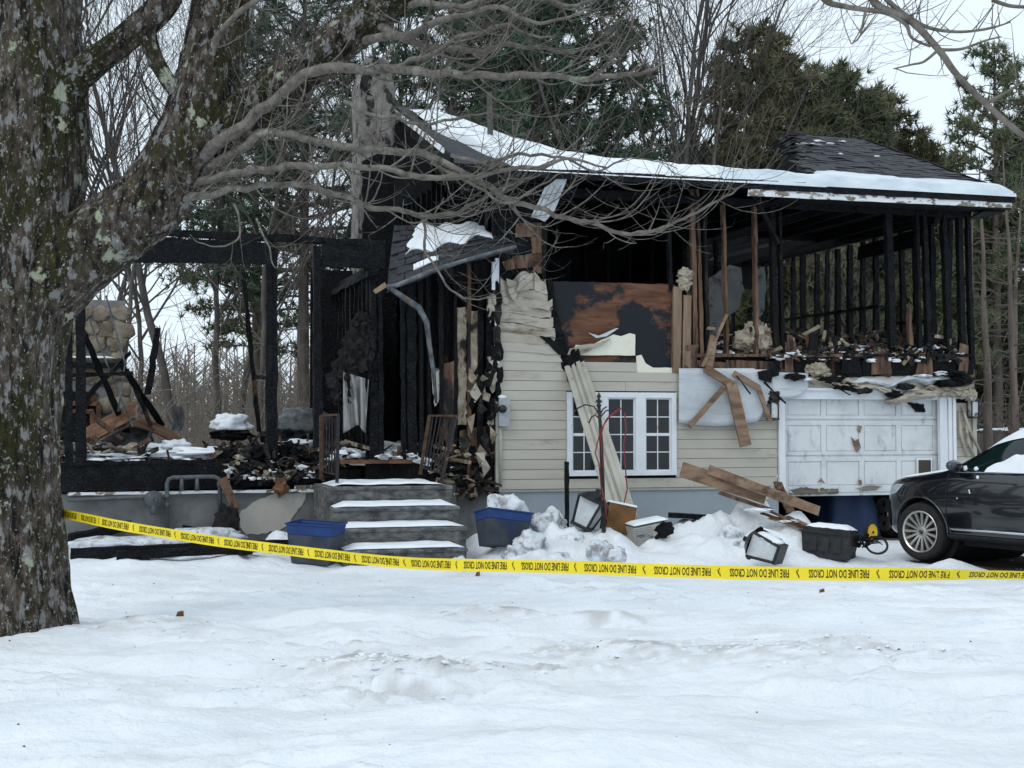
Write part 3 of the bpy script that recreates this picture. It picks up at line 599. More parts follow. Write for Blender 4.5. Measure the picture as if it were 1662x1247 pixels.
# right part still standing, with single shingles
def rz2(u, v): return EAVE_Z + (RZ - .05 - EAVE_Z) * (v + .45) / (RV + .45)
def hump_left(v): return 4.86 + 1.72 * max(0, min(1, (v - .2) / 3.4)) + .10 * math.sin(v * 5) + .10 * nz3(v * 7, 2)
def rt(v): return U_R - .0 * v
MB().grid(lambda a, b: (hump_left(-.45 + 4.2 * b) + (rt(0) - hump_left(-.45 + 4.2 * b)) * a, -.45 + 4.2 * b, rz2(0, -.45 + 4.2 * b)), 14, 20, (0, 0, -.06)).build('roof_slope', 'shingle', house)
MB().grid(lambda a, b: (6.7 + (rt(0) - 6.7) * a, RV + 4.1 * b, RZ - .05 - 1.7 * b - .25 * (1 - a) * b), 10, 10, (0, 0, -.06)).build('roof_slope', 'shingle', house)
sh = MB(); sh.box(-.155, .155, 0, .185, 0, .012)
sh_me = bpy.data.meshes.new('shingle'); sh_me.from_pydata(sh.v, [], sh.f); sh_me.materials.append(MAT['shingle'])
slope = math.atan((RZ - .05 - EAVE_Z) / (RV + .45)); ns = 0
for r in range(24):
    v = -.42 + .174 * r; uL = hump_left(v) + .1; u = uL + (.16 if r % 2 else 0)
    while u < U_R - .12 and ns < 298:
        o = link('shingle', sh_me, house); ns += 1
        o.location = (u, v, rz2(u, v) + .006 + random.uniform(0, .006)); o.rotation_euler = (slope - .03 + random.uniform(-.05, .05) * (2 if random.random() < .25 else 1), random.uniform(-.03, .03), random.uniform(-.05, .05)); u += .318
for k in range(10):
    v = 2.0 + .19 * k; MB().poly(rag([Vector((hump_left(v) - .12, v, rz2(0, v) + .03)), Vector((hump_left(v) + .25, v - .05, rz2(0, v) + .04)), Vector((hump_left(v) + .22, v + .2, rz2(0, v) + .12)), Vector((hump_left(v) - .18, v + .2, rz2(0, v) - .02))], .03, .08), (0, 0, -.02)).build('torn_shingle', 'shingle', house)
bar('rafter', 'char', (4.9, -.3, EAVE_Z + .02), (6.2, 2.9, RZ - .55), .06, .16, (0, 0, 1), .02, 10)
bar('rafter', 'charwood', (5.5, 1.6, RZ - 1.0), (6.4, 3.0, RZ - .42), .1, .2, (0, 0, 1), .02, 8)
# rafters under the roof
for u in np.arange(.1, 8.0, .41):
    if 1.3 < u < 5.9: bar('rafter', 'char', (u, -.4, EAVE_Z - .07), (u, 2.6, min(roof_z(min(u, 4.8), 2.6), EAVE_Z + .35) - .12), .045, .13, (0, 0, 1), .01, 8)
    elif u >= 5.9: bar('rafter', 'char', (u, -.4, EAVE_Z - .1), (u, RV, RZ - .2), .045, .14, (0, 0, 1), .008, 8)
    else: bar('rafter', 'char', (u, -.4, EAVE_Z - .1), (u, RV, roof_z(u, RV) - .13), .045, .14, (0, 0, 1), .008, 8)
# fascia, soffit, gutter line
def ez(u): return roof_z(u, -.45) if u < 4.9 else EAVE_Z
fa = MB(); fb = MB()
for i in range(20):
    a = U_L + (U_R - U_L) * i / 20; b = U_L + (U_R - U_L) * (i + 1) / 20
    fa.beam((a, -.475, ez(a) - .075 - .012 * (i % 2)), (b, -.475, ez(b) - .075), .03, .13, (0, 0, 1), .004, 2)
fa.build('fascia', 'char', house)
MB().beam((3.6, -.46, EAVE_Z - .19), (8.0, -.46, EAVE_Z - .17), .025, .10, (0, 0, 1), .012, 24).build('soffit_edge', 'peelwood', house, label='peeling scorched white soffit edge')
MB().grid(lambda a, b: (4.2 + 3.8 * a, -.44 + .44 * b, EAVE_Z - .23 + .01 * nz3(a * 20, b * 3)), 20, 2, (0, 0, .012)).build('soffit', 'charwood', house)
bar('rake_board', 'char', (U_R, -.45, EAVE_Z - .06), (U_R, RV, RZ - .1), .04, .17, (0, 0, 1), .008, 12)
MB().poly([Vector((U_R - .02, -.3, EAVE_Z - .25)), Vector((U_R - .02, .3, EAVE_Z - .28)), Vector((U_R - .42, .1, EAVE_Z - .33)), Vector((U_R - .42, -.3, EAVE_Z - .27))], (0, 0, .02)).build('soffit', 'char', house)
# snow lying along the eave and over the left part
def snow_roof(u, b):
    if u < 2.6: vtop = 3.35 - .45 * u + .22 * nz3(u * 3, 1)
    else: vtop = (2.18 - 1.45 * (u - 2.6) if u < 3.9 else .30 - .33 * min(1, (u - 3.9) / 1.0)) + .08 * nz3(u * 2.2, 4) 
    v0 = -.5 + max(0, (.12 + .12 * nz3(u * 5, 9) - u) / .6) * 2.4
    v = v0 + (max(vtop, v0 + .1) - v0) * b
    th = (.16 - .06 * max(0, min(1, (u - 3.5) / 2)) + .035 * nz3(u * 1.7, v * 2) + .015 * nz3(u * 7, v * 3)) * (math.sin(min(1, b * 12) * math.pi / 2)) * (1 - b ** 6)
    th *= max(0, min(1, (u + .55) / .4, (8.08 - u) / .25))
    zz = (roof_z(u, v) if u < 4.85 else rz2(u, v))
    if u >= 4.85: zz += .012
    return (u, v, zz + .006 + max(0, th) + (.0 if b > 0 else -.05))
MB().grid(lambda a, b: snow_roof(-.45 + 3.6 * a, b), 60, 24).build('roof_snow', 'snow_clean', house, True)
MB().grid(lambda a, b: snow_roof(3.15 + 4.91 * a, b), 80, 18).build('roof_snow', 'snow_ice', house, True, label='icy snow edge along the eave')
for (u, v, r) in [(6.35, 2.75, .2), (6.7, 3.15, .14), (6.9, 3.0, .07), (7.3, 3.3, .06), (6.5, 2.0, .05), (7.2, 2.0, .05)]:
    MB().lump((u, v, rz2(u, v) + .02), (r, r * .35, .018), .9, 3.0, 3).build('roof_snow', 'snow_clean', house, True)
# vent pipe
vp = hp(797, 226, .9); vpt = hp(794, 150, .9)
MB().tube([vp - Vector((0, 0, .3)), vpt], [.045, .04], 12).build('vent_pipe', 'greybark', house, True)
MB().tube([vp - Vector((0, 0, .02)), vp + Vector((0, 0, .05))], [.06, .045], 12).build('vent_boot', 'blackplastic', house, True)
# left gable: rake boards, studs, scraps
bar('rake_board', 'charwood', (U_L, -.45, EAVE_Z - .02), (U_L, RV, RZ - .02), .06, .2, (0, 0, 1), .012, 14)
bar('rake_board', 'peelwood', (U_L - .04, -.2, EAVE_Z + .2), (U_L - .04, RV - .2, RZ - .05), .02, .07, (0, 0, 1), .012, 14)
bar('rafter', 'char', (-.05, -.3, EAVE_Z - .18), (-.05, RV, RZ - .35), .06, .16, (0, 0, 1), .012, 14)
for v in np.arange(.1, 7.2, .36):
    top = EAVE_Z - .2 + (RZ - EAVE_Z) * (1 - abs(v - RV) / (RV + .45)); 
    if v > RV: top = min(top, 5.6)
    bar('stud', 'char', (.02, v, FL2 - .1), (.02, v, top), .1, .07, rough=.012, seg=8)
hb('gable_sheathing', 'char', -.01, .02, .06, 7.2, FL1, FL2 + 1.35)
hb('gable_sheathing', 'char', -.012, .018, 2.4, 7.0, FL2 + 1.35, EAVE_Z - .2)
for k in range(9):
    v = .3 + .33 * k; top = EAVE_Z - .5 + (RZ - EAVE_Z) * (1 - abs(v - RV) / (RV + .45)); h = random.uniform(.3, .8)
    MB().poly(rag([Vector((-.03, v, top)), Vector((-.03, v + .2, top)), Vector((-.03, v + .14, top - h)), Vector((-.03, v + .03, top - h * .8))], .03, .09), (.012, 0, 0)).build('gable_board', random.choice(['char', 'charwood', 'char']), house)
# chimney
cf = hp(607, 400, 2.35); ch0 = hp(583, 400, 2.35).x; ch1 = hp(640, 400, 2.35).x; cz1 = hp(607, 95, 2.35).z; czm = hp(607, 255, 2.35).z
def chim(a, b):
    ang = [(ch0, 2.35), (ch1, 2.35), (ch1, 3.0), (ch0, 3.0), (ch0, 2.35)]; t = a * 4; i = min(3, int(t)); f = t - i
    u = ang[i][0] + (ang[i + 1][0] - ang[i][0]) * f; v = ang[i][1] + (ang[i + 1][1] - ang[i][1]) * f; zz = FL1 - .2 + (cz1 - FL1 + .2) * b
    k = 1 - .35 * max(0, (b - .93) / .07); cu = (ch0 + ch1) / 2; 
    return (cu + (u - cu) * k + .02 * nz3(u * 5, zz * 4, v * 5), v + .02 * nz3(u * 4, zz * 5, v * 3), zz)
chm = MB().grid(chim, 40, 70).build('chimney', 'chimneystucco', house, True, label='pale cracked stucco chimney at the left gable')
MB().box(ch0 + .07, ch1 - .07, 2.45, 2.9, cz1 - .12, cz1 - .02).build('chimney_cap', 'mortar', chm)
MB().poly(rag([hp(x, y, 2.318) for x, y in [(588, 262), (612, 250), (640, 250), (645, 720), (590, 720)]], .03, .12), (0, .01, 0)).build('soot_patch', 'char', chm)
for L in ([(607, 92), (616, 93), (612, 116), (604, 112)], [(592, 140), (598, 150), (606, 156), (596, 154)], [(586, 122), (590, 140), (586, 160)], [(600, 120), (605, 127), (601, 133)]):
    MB().poly(rag([hp(x, y, 2.316) for x, y in L], .012, .05), (0, .01, 0)).build('spalled_patch', 'char', chm)
# ---- entry bay between the two wings
E0 = hp(606, 700, .0).x
for xb, xt, yb, yt, w, m in [(607, 605, 745, 440, .1, 'char'), (618, 616, 740, 450, .07, 'char'), (668, 667, 745, 452, .13, 'char'), (684, 682, 760, 446, .06, 'charwood'), (697, 695, 760, 444, .05, 'char'), (716, 714, 765, 438, .06, 'charwood'), (739, 738, 765, 428, .05, 'charwood'), (760, 760, 775, 420, .05, 'brownwood'), (779, 778, 775, 415, .09, 'char'), (793, 793, 780, 415, .10, 'char'), (655, 653, 745, 455, .05, 'char')]:
    bar('stud', m, hp(xb, yb, .05), hp(xt, yt, .05), w, .1, rough=.011, seg=14)
bar('top_plate', 'char', hp(600, 452, .05), hp(800, 415, .05), .1, .12, (0, 0, 1), .012, 10)
for k in range(9): bar('stud', 'char', (E0 - .03, .15 + .31 * k, FL1 - .1), (E0 - .03, .15 + .31 * k, hp(606, 446).z - .02 + random.uniform(-.05, .02)), .09, .055, rough=.012, seg=10)
bar('top_plate', 'charwood', (E0 - .03, -.1, hp(606, 444).z), (E0 - .05, 2.9, hp(606, 444).z - .03), .12, .09, (0, 0, 1), .02, 12)
hb('inner_wall', 'char', E0 - .4, 0, 2.9, 2.95, FL1 - .3, 4.1)
hb('inner_wall', 'char', E0 + .0, E0 + .02, .9, 2.9, FL1 - .3, 3.9)
hb('inner_wall', 'charwood', hp(690, 700).x, 0, .14, .17, FL1 - .2, 3.7)
hb('entry_floor', 'charwood', E0 - .1, 0, .02, 2.9, FL1 - .26, FL1 - .02)
bar('door_sill', 'rust', hp(552, 750, -.03), hp(668, 749, -.03), .14, .05, (0, 0, 1), .006, 8)
hb('stoop_wall', 'concrete', hp(600, 700).x - .35, hp(740, 700).x, -.02, .1, .4, FL1 - .29)
# paneling remnants and torn paper at the right of the entry
for L, m in [([(740, 500), (757, 498), (757, 690), (742, 690)], 'paper'), ([(716, 590), (738, 585), (738, 760), (718, 700)], 'brownwood'), ([(760, 505), (776, 505), (776, 640), (764, 660)], 'paper'), ([(746, 700), (800, 690), (803, 782), (748, 784)], 'brownwood'), ([(740, 430), (758, 428), (758, 500), (744, 480)], 'charwood'), ([(700, 600), (716, 598), (716, 640), (706, 660)], 'cream')]:
    sheet('panel_remnant', m, L, .02, .012, .014, .06)
for k in range(30):
    x = random.uniform(748, 800); y = random.uniform(600, 765); a = random.uniform(0, 6.3); p = hp(x, y, -.06 - random.random() * .1); q = []
    for j in range(4): q.append(p + Vector((math.cos(a + j * 1.57) * random.uniform(.01, .10), random.uniform(-.06, .05), math.sin(a + j * 1.57) * random.uniform(.03, .17))))
    MB().poly(q, (0, .006, 0)).build('torn_panel', random.choice(['paper', 'charwood', 'siding_smoked', 'charwood', 'char', 'debris', 'paper']), house)
for k in range(22):
    x = random.choice([800, 802, 806]) + random.uniform(-5, 9); y = random.uniform(460, 700); MB().lump(hp(x, y, -.06), (.03 + random.random() * .04, .03, .06 + random.random() * .1), .7, 2.5, 2).build('charred_scrap', random.choice(['char', 'char', 'debris', 'siding_smoked']), house)
# entry roof, dropped at its left corner
A, B, C_, D = hp(628, 470, -.55), hp(836, 402, -.5), hp(800, 366, 1.2), hp(640, 366, 1.5)
def eroof(a, b):
    p = (A.lerp(B, a)).lerp(D.lerp(C_, a), b); p = p + Vector((0, 0, .06 * math.sin(a * math.pi) * (1 - b) + .05 * math.sin(b * math.pi) + .025 * nz3(a * 6, b * 6))); return p
MB().grid(eroof, 18, 12, (0, .01, -.05)).build('entry_roof', 'shingle', house)
for r in range(9):
    for k in range(7):
        a0 = (k + (.5 if r % 2 else 0)) / 7.5; b0 = r / 9.5
        if a0 > .95: continue
        pts = [eroof(a0 + .004, b0), eroof(min(1, a0 + .128), b0), eroof(min(1, a0 + .128), b0 + .125), eroof(a0 + .004, b0 + .125)]
        lift = [.03, .03, .008, .008]; MB().poly([p + Vector((0, 0, l + random.uniform(0, .008))) for p, l in zip(pts, lift)], (0, 0, -.012)).build('shingle', 'shingle', house)
def esnow(a, b):
    aa = .13 + .74 * a + .05 * nz3(b * 5, 1) + .10 * b * (1 - a); bb = .36 + .56 * b + .08 * nz3(a * 4, 3) + .05 * math.sin(a * 17)
    e = min(1, 5 * min(a, 1 - a), 5 * min(b, 1 - b)); return eroof(min(.98, aa), min(.98, max(.03, bb))) + Vector((0, 0, .035 + .05 * max(0, e) ** .6))
MB().grid(esnow, 40, 24, (0, 0, -.03)).build('roof_snow', 'snow_clean', house, True)
MB().grid(lambda a, b: eroof(.2 + .2 * a, .10 + .07 * b) + Vector((0, 0, .04 + .03 * min(1, 4 * min(a, 1 - a, b, 1 - b)))), 12, 6, (0, 0, -.02)).build('roof_snow', 'snow_clean', house, True)
gut = MB().tube([hp(838, 400, -.55), hp(770, 418, -.58), hp(700, 440, -.6), hp(645, 463, -.6), hp(628, 466, -.58)], [.022, .028, .03, .03, .02], 8).build('gutter', 'oxide', house, True)
MB().tube([hp(628, 464, -.58), hp(655, 483, -.56), hp(680, 500, -.5), hp(692, 522, -.45), hp(697, 560, -.4), hp(704, 605, -.36), hp(708, 655, -.3)], [.03, .04, .045, .04, .035, .03, .02], 8).build('downspout', 'oxide', gut, True)
bar('board_remnant', 'paleboard', hp(608, 474, -.5), hp(626, 462, -.55), .06, .04, rough=.01, seg=4)
bar('corner_post', 'whitepaint', hp(802, 425, -.08), hp(800, 470, -.08), .05, .04, rough=.012, seg=5)
# ---- one-storey left wing: burned to posts and a header
for (xb, xt, yb, yt, w) in [(131, 131, 760, 490, .13), (438, 437, 745, 395, .11), (447, 446, 745, 400, .05), (516, 514, 770, 400, .12), (112, 112, 760, 520, .1)]:
    bar('post', 'char', hp(xb, yb, .05), hp(xt, yt, .05), w, .12, rough=.010, seg=20)
bar('header_beam', 'char', hp(150, 372, .06), hp(626, 396, .06), .15, .09, (0, 0, 1), .012, 30)
bar('header_beam', 'char', hp(150, 402, .03), hp(430, 412, .03), .07, .35, (0, 0, 1), .010, 20)
bar('header_beam', 'char', hp(522, 414, .03), hp(624, 418, .03), .07, .33, (0, 0, 1), .010, 12)
for k in range(7): bar('block', 'char', hp(290 + 47 * k, 384 + k * 2, .0), hp(290 + 47 * k, 377 + k * 2, .0), .05, .06, rough=.012, seg=3)
bar('post', 'charwood', hp(420, 700, 1.3), hp(394, 436, 1.0), .06, .07, rough=.012, seg=16)
bar('block', 'char', hp(418, 613, .4), hp(440, 612, .1), .05, .05, (0, 0, 1), .01, 4)
rj = MB(); bar('rim_joist', 'char', hp(60, 778, .02), hp(385, 771, .02), .06, .34, (0, 0, 1), .012, 30)
bar('rim_joist', 'char', hp(386, 772, .03), hp(520, 766, .03), .06, .32, (0, 0, 1), .016, 14)
bar('sill_plate', 'peelwood', hp(110, 802, .0), hp(515, 796, .0), .09, .035, (0, 0, 1), .008, 30)
bar('sole_plate', 'charwood', hp(60, 754, .03), hp(390, 748, .03), .1, .05, (0, 0, 1), .012, 20)
hb('floor_deck', 'charwood', u_l, E0 - .15, .1, 6.6, FL1 - .3, FL1 - .1)
hb('rear_wall', 'charwood', u_l, E0 - .1, 6.6, 6.7, -.3, FL1)
for (x0, y0, x1, y1, r) in [(370, 735, 470, 725, .16), (400, 755, 510, 740, .10)]:
    for k in range(3): MB().lump(hp(x0 + (x1 - x0) * k / 2, y0 + 8 + (y1 - y0) * k / 2, .1), (.16, .14, r * .7), 1.0, 3.0, 3).build('charred_clump', random.choice(['char', 'charwood', 'char']), house)
# leaning burned timbers
for (a, b, w, h, m) in [((205, 700, 1.6), (135, 540, .6), .09, .13, 'char'), ((262, 690, 2.0), (192, 585, 1.2), .08, .12, 'char'), ((135, 650, .5), (212, 572, .6), .06, .06, 'char'), ((240, 640, 2.4), (256, 535, 2.4), .10, .1, 'char'), ((110, 610, .3), (215, 606, .3), .05, .05, 'char'), ((215, 692, .9), (145, 520, .5), .02, .07, 'oxide'), ((192, 668, .5), (203, 590, .5), .02, .08, 'oxide'), ((203, 590, .5), (172, 480, .5), .02, .08, 'oxide'), ((245, 690, 1.5), (206, 600, 1.5), .06, .06, 'charwood'), ((105, 690, .4), (160, 640, .4), .05, .05, 'charwood')]:
    bar('fallen_timber', m, hp(*a), hp(*b), w, h, rough=.012 if m != 'oxide' else .006, seg=12)
# stone fireplace standing in the left wing
fpv = 3.4
fx0, fx1 = hp(60, 600, fpv).x, hp(203, 600, fpv).x; fz0 = FL1 - .1; fz1 = hp(190, 482, fpv).z
fire = MB().box(fx0, fx1, fpv + .06, fpv + .75, fz0, fz1 - .05).build('fireplace', 'mortar', house, label='rounded fieldstone fireplace')
mz = hp(120, 592, fpv).z
rs = random.Random(3)
for r in range(15):
    zc = fz0 + .17 + r * .235; x = fx0 + .05 + rs.uniform(0, .12)
    while x < fx1:
        w = rs.uniform(.13, .36); h = rs.uniform(.2, .31)
        if zc < fz1 - .1 and abs(zc - mz) > .06 and not (zc < mz - .35 and x < hp(155, 700, fpv).x):
            m_ = MB(); random.seed(int(zc * 97 + x * 31)); m_.lump((min(x + w / 2, fx1 - .06), fpv + .03, zc + rs.uniform(-.03, .03)), (w / 2 * 1.06, .035, h / 2 * 1.04), .5, 1.0, 3); m_.build('stone', 'rock', fire, True)
        x += w * .98
random.seed(21)
MB().box(fx0, fx1 - .0, fpv - .12, fpv + .0, mz - .05, mz + .03).build('mantel', 'char', fire)
MB().grid(lambda a, b: (fx0 + (fx1 - fx0) * a, fpv - .12 + .12 * b, mz + .034 + .09 * (min(1, 5 * min(a, 1 - a, b + .1, 1 - b + .1))) ** .5 + .01 * nz3(a * 9, b)), 24, 4, (0, 0, -.0)).build('mantel_snow', 'snow_clean', fire, True)
MB().box(fx0, hp(155, 700, fpv).x, fpv + .0, fpv + .05, fz0, mz - .4).build('firebox', 'char', fire)
for (a, b) in [((105, 655), (160, 655)), ((160, 655), (160, 700)), ((108, 668), (152, 668)), ((150, 668), (150, 700))]: MB().beam(hp(*a, fpv - .03), hp(*b, fpv - .03), .07, .06, (0, 1, 0)).build('firebox_frame', 'rust', fire)
# rubble on the floors
def rubble(name, u0, u1, v0, v1, z, n, smax, hmax, seed, snow=.25, tan=.15):
    rr = random.Random(seed); st = random.getstate(); random.seed(seed); m = MB()
    for k in range(n):
        u = rr.uniform(u0, u1); v = v0 + (v1 - v0) * rr.random() ** 1.5; s = rr.uniform(.25, 1) * smax; c = Vector((u, v, z + rr.random() ** 2 * hmax))
        t = rr.random(); mi = 1 if t < snow else (2 if t < snow + tan else (3 if t < snow + tan + .12 else 0))
        d = Vector((rr.uniform(-1, 1), rr.uniform(-.6, .6), rr.uniform(-.55, .55))).normalized()
        if mi == 1: m.lump(Vector((c.x, c.y, z + (c.z - z) * .5)), (s * rr.uniform(.3, .9), s * .6, s * rr.uniform(.1, .3)), 1.0, 2.6, 2, 1)
        elif rr.random() < .5: m.beam(c - d * s, c + d * s, s * rr.uniform(.15, .5), rr.uniform(.01, .03), rough=.02, seg=3, mi=mi)
        elif rr.random() < .5: m.lump(c, (s * .4, s * .4, s * .25), .8, 2, 2, mi)
        else: m.beam(c - d * s * 1.2, c + d * s * 1.2, .035, .05, rough=.01, seg=3, mi=mi)
    random.setstate(st); return m.build(name, ['debris', 'snow_clean', 'paper', 'brownwood'], house, kind='stuff')
rubble('charred_rubble', -6.6, -3.4, .1, 2.6, FL1 - .05, 480, .18, .22, 1, .46)
rubble('charred_rubble', -3.6, E0 - .1, .05, 2.8, FL1 - .02, 190, .20, .30, 2, .26, .12)
rubble('charred_rubble', hp(362, 740).x, hp(522, 740).x, -.06, .45, FL1 - .2, 320, .15, .42, 6, .12, .14)
rubble('charred_rubble', -6.6, -4.6, .2, 1.6, FL1, 160, .26, .5, 7, .3, .1)
rubble('charred_rubble', hp(690, 700).x, -.05, -.12, .05, FL1 - .45, 130, .12, .75, 8, .1, .35)
rubble('charred_rubble', E0 + .05, hp(690, 700).x, .02, 2.0, FL1, 190, .2, .2, 3, .5, .08)
rubble('charred_rubble', hp(1150, 570).x, u_right - .1, .12, 3.0, FL2, 1000, .17, .36, 4, .24, .10)
rubble('charred_rubble', hp(1250, 570).x, u_right, -.02, .12, FL2 - .08, 240, .12, .26, 5, .26, .12)
for (x, y, v, r, m) in [(1222, 548, .2, (.24, .15, .22), 'insul'), (1205, 556, .25, (.14, .1, .15), 'insul'), (1242, 552, .12, (.12, .07, .22), 'insul'), (1360, 562, .3, (.16, .12, .1), 'insul'), (1325, 600, -.06, (.16, .08, .10), 'insul'), (1338, 606, -.06, (.10, .07, .07), 'insul'), (1445, 556, .3, (.17, .15, .2), 'charwood'), (1430, 568, .2, (.12, .1, .1), 'insul'), (1112, 445, -.0, (.11, .06, .08), 'insul'), (1110, 460, -.01, (.1, .05, .1), 'insul'), (1490, 560, .5, (.3, .2, .17), 'debris'), (1530, 562, .5, (.2, .2, .15), 'debris'), (1300, 558, .8, (.3, .2, .2), 'debris'), (1400, 562, .9, (.3, .2, .2), 'debris')]:
    MB().lump(hp(x, y, v), r, .5, 1.9, 4).build('insulation_clump' if m == 'insul' else 'charred_clump', m, house)
for (x, y, v, r) in [(150, 742, .5, (.45, .4, .07)), (215, 740, .6, (.4, .4, .06)), (300, 738, .5, (.5, .4, .08)), (345, 735, .7, (.3, .3, .07)), (580, 740, .5, (.3, .4, .08)), (630, 738, .5, (.35, .4, .09)), (655, 728, .9, (.25, .3, .1)), (480, 725, 1.0, (.3, .3, .09)), (130, 722, 1.2, (.3, .3, .06)), (600, 728, 1.2, (.3, .3, .1))]:
    MB().lump(hp(x, y, v), r, .9, 1.9, 3).build('snow_slab', 'snow_clean', house, True)
# bulky wreckage in the left wing
MB().poly([hp(180, 735, 1.3), hp(258, 735, 1.3), hp(240, 690, 1.7), hp(205, 672, 1.7), hp(190, 700, 1.5)], (0, .03, 0)).build('metal_sheet', 'oxide', house, label='buckled dark metal sheet')
MB().grid(lambda a, b: hp(140 + 80 * a, 722 - 45 * a - 22 * b + 6 * math.sin(b * 5), 1.0 + .5 * b), 12, 6, (0, .02, -.02)).build('metal_sheet', 'rust', house)
MB().grid(lambda a, b: hp(205 + 95 * a, 675 + 42 * a - 10 * math.sin(a * 3) + 16 * b, 1.9 - .6 * b), 14, 6, (0, .02, -.02)).build('metal_sheet', 'rust', house)
MB().lump(hp(258, 728, 1.1), (.22, .16, .07), .7, 1.8, 3).build('snow_slab', 'snow_clean', house, True)
MB().grid(lambda a, b: hp(277 + 18 * a + 5 * math.sin(b * 3), 700 - 40 * b, 1.0 + .15 * math.sin(a * 3)), 8, 8, (0, .01, 0)).build('metal_sheet', 'oxide', house)
MB().lump(hp(284, 722, 1.0), (.17, .14, .08), .6, 1.8, 3).build('snow_slab', 'snow_clean', house, True)
MB().lump(hp(376, 690, 1.6), (.27, .2, .15), .45, 1.5, 4, flat=-.07).build('snow_slab', 'snow_clean', house, True, label='thick snow slab on burned wreckage')
MB().lump(hp(376, 706, 1.6), (.3, .24, .08), .5, 2.4, 3).build('charred_clump', 'char', house)
MB().lump(hp(488, 690, 2.4), (.5, .4, .24), .3, 1.6, 3).build('crumpled_metal', 'oxide', house, True)
MB().lump(hp(460, 712, 1.6), (.3, .3, .14), .5, 2, 3).build('charred_clump', 'char', house)
# hanging cloth by the entry, burned coats above it
MB().grid(lambda a, b: hp(557 + 42 * a + 6 * (1 - b) * math.sin(a * 5), 704 - 100 * b * (1 - .12 * a) - 14 * math.sin(a * 3.1) * (1 - b), -.06 - .05 * math.sin(a * 17 + b * 2) - .03 * nz3(a * 6, b * 3)), 34, 18, (0, .008, 0)).build('hanging_cloth', 'cloth', house, True, label='grey scorched curtain hanging in tatters')
for (x, y, r, m) in [(580, 575, (.2, .12, .28), 'darkcloth'), (560, 610, (.2, .12, .2), 'darkcloth'), (592, 550, (.13, .1, .2), 'darkcloth'), (600, 600, (.13, .1, .3), 'char'), (553, 640, (.12, .1, .16), 'darkcloth'), (588, 525, (.12, .1, .12), 'darkcloth')]:
    MB().lump(hp(x, y, .05), r, .8, 3.0, 4).build('burned_coat', m, house)
# white sheathing wrap hanging over the siding, with broken boards
MB().grid(lambda a, b: hp(1102 + 152 * a, (598 + 88 * b + 6 * math.sin(a * 4) * b) if a < .8 else (600 + (86 - 60 * ((a - .8) / .2) ** 2) * b), -.05 - .05 * b * b - .025 * math.sin(a * 7 + 2)), 34, 10, (0, .01, 0)).build('hanging_wrap', 'wrap', house, True, label='sheet of white sheathing sagging off the wall')
MB().grid(lambda a, b: hp(1248 + 64 * a, 604 + (42 - 22 * (a ** 6)) * b + 2 * a, -.055 - .05 * b), 16, 8, (0, .01, 0)).build('hanging_wrap', 'wrap', house, True)
sheet('felt_scrap', 'char', [(1230, 603), (1266, 597), (1264, 610), (1254, 612), (1252, 622), (1232, 616)], -.11, .01, .006, .04)
for (a, b, w, h, m) in [((1144, 598, -.10), (1190, 626, -.16), .11, .04, 'lumber'), ((1186, 620, -.15), (1210, 724, -.22), .17, .045, 'lumber'), ((1176, 628, -.14), (1119, 692, -.16), .075, .035, 'lumber'), ((1190, 606, -.12), (1232, 630, -.15), .09, .03, 'lumber'), ((1230, 628, -.15), (1250, 684, -.17), .065, .03, 'lumber'), ((1150, 596, -.05), (1158, 545, -.02), .11, .04, 'lumber'), ((1140, 595, -.06), (1180, 510, .0), .045, .04, 'lumber'), ((1196, 610, -.15), (1218, 640, -.2), .015, .015, 'charwood'), ((1240, 620, -.16), (1275, 655, -.2), .02, .02, 'charwood'), ((1330, 612, -.1), (1380, 642, -.14), .015, .015, 'charwood'), ((1148, 533, -.02), (1160, 534, .0), .04, .05, 'lumber')]:
    bar('broken_board', m, hp(*a), hp(*b), w, h, rough=.007, seg=6)
# curled siding over the garage
def curl(x0, x1, y0, y1, hgt, vout, mat, sd, lab=None):
    def f(a, b):
        e = 1 - (2 * a - 1) ** 4; n1 = nz3(a * 6 + sd, b * 2); n2 = nz3(a * 15 + sd, b * 5, 3)
        return hp(x0 + (x1 - x0) * a, y0 + (y1 - y0) * a + 7 * nz3(a * 4, sd) - hgt * (b - .5) * (.35 + .65 * e) * (1 + .5 * n1) + 2.5 * n2, -.05 - vout * (math.sin(b * 3.1) * .7 + .5 * abs(n1) + .25 * n2) * (.4 + e))
    return MB().grid(f, 44, 12, (0, .01, 0)).build('curled_siding', mat, house, True, label=lab)
curl(1436, 1580, 652, 626, 17, .16, 'siding_smoked', 3, 'strip of siding melted and curled over the garage')
curl(1345, 1455, 622, 634, 11, .12, 'siding_smoked', 11)
curl(1380, 1545, 622, 616, 13, .10, 'wrap', 17)
curl(1300, 1400, 616, 622, 12, .07, 'siding_smoked', 23)
curl(1500, 1586, 632, 640, 16, .14, 'siding_smoked', 31)
for (x, y, r, m) in [(1372, 628, (.16, .07, .06), 'char'), (1400, 634, (.14, .07, .05), 'debris'), (1450, 640, (.12, .07, .06), 'char'), (1470, 628, (.14, .07, .05), 'debris'), (1540, 622, (.22, .1, .06), 'char'), (1560, 616, (.16, .1, .07), 'char'), (1545, 606, (.2, .1, .05), 'char'), (1290, 612, (.15, .05, .05), 'char'), (1350, 616, (.2, .05, .05), 'char'), (1575, 642, (.08, .1, .1), 'siding_smoked'), (1560, 640, (.1, .1, .07), 'siding_smoked'), (1498, 610, (.14, .08, .02), 'snow_clean'), (1528, 606, (.1, .08, .03), 'snow_clean'), (1310, 616, (.06, .06, .02), 'snow_clean')]:
    MB().lump(hp(x, y, -.12), r, .6, 2.2, 3).build('charred_scrap' if 'snow' not in m else 'snow_slab', m, house)
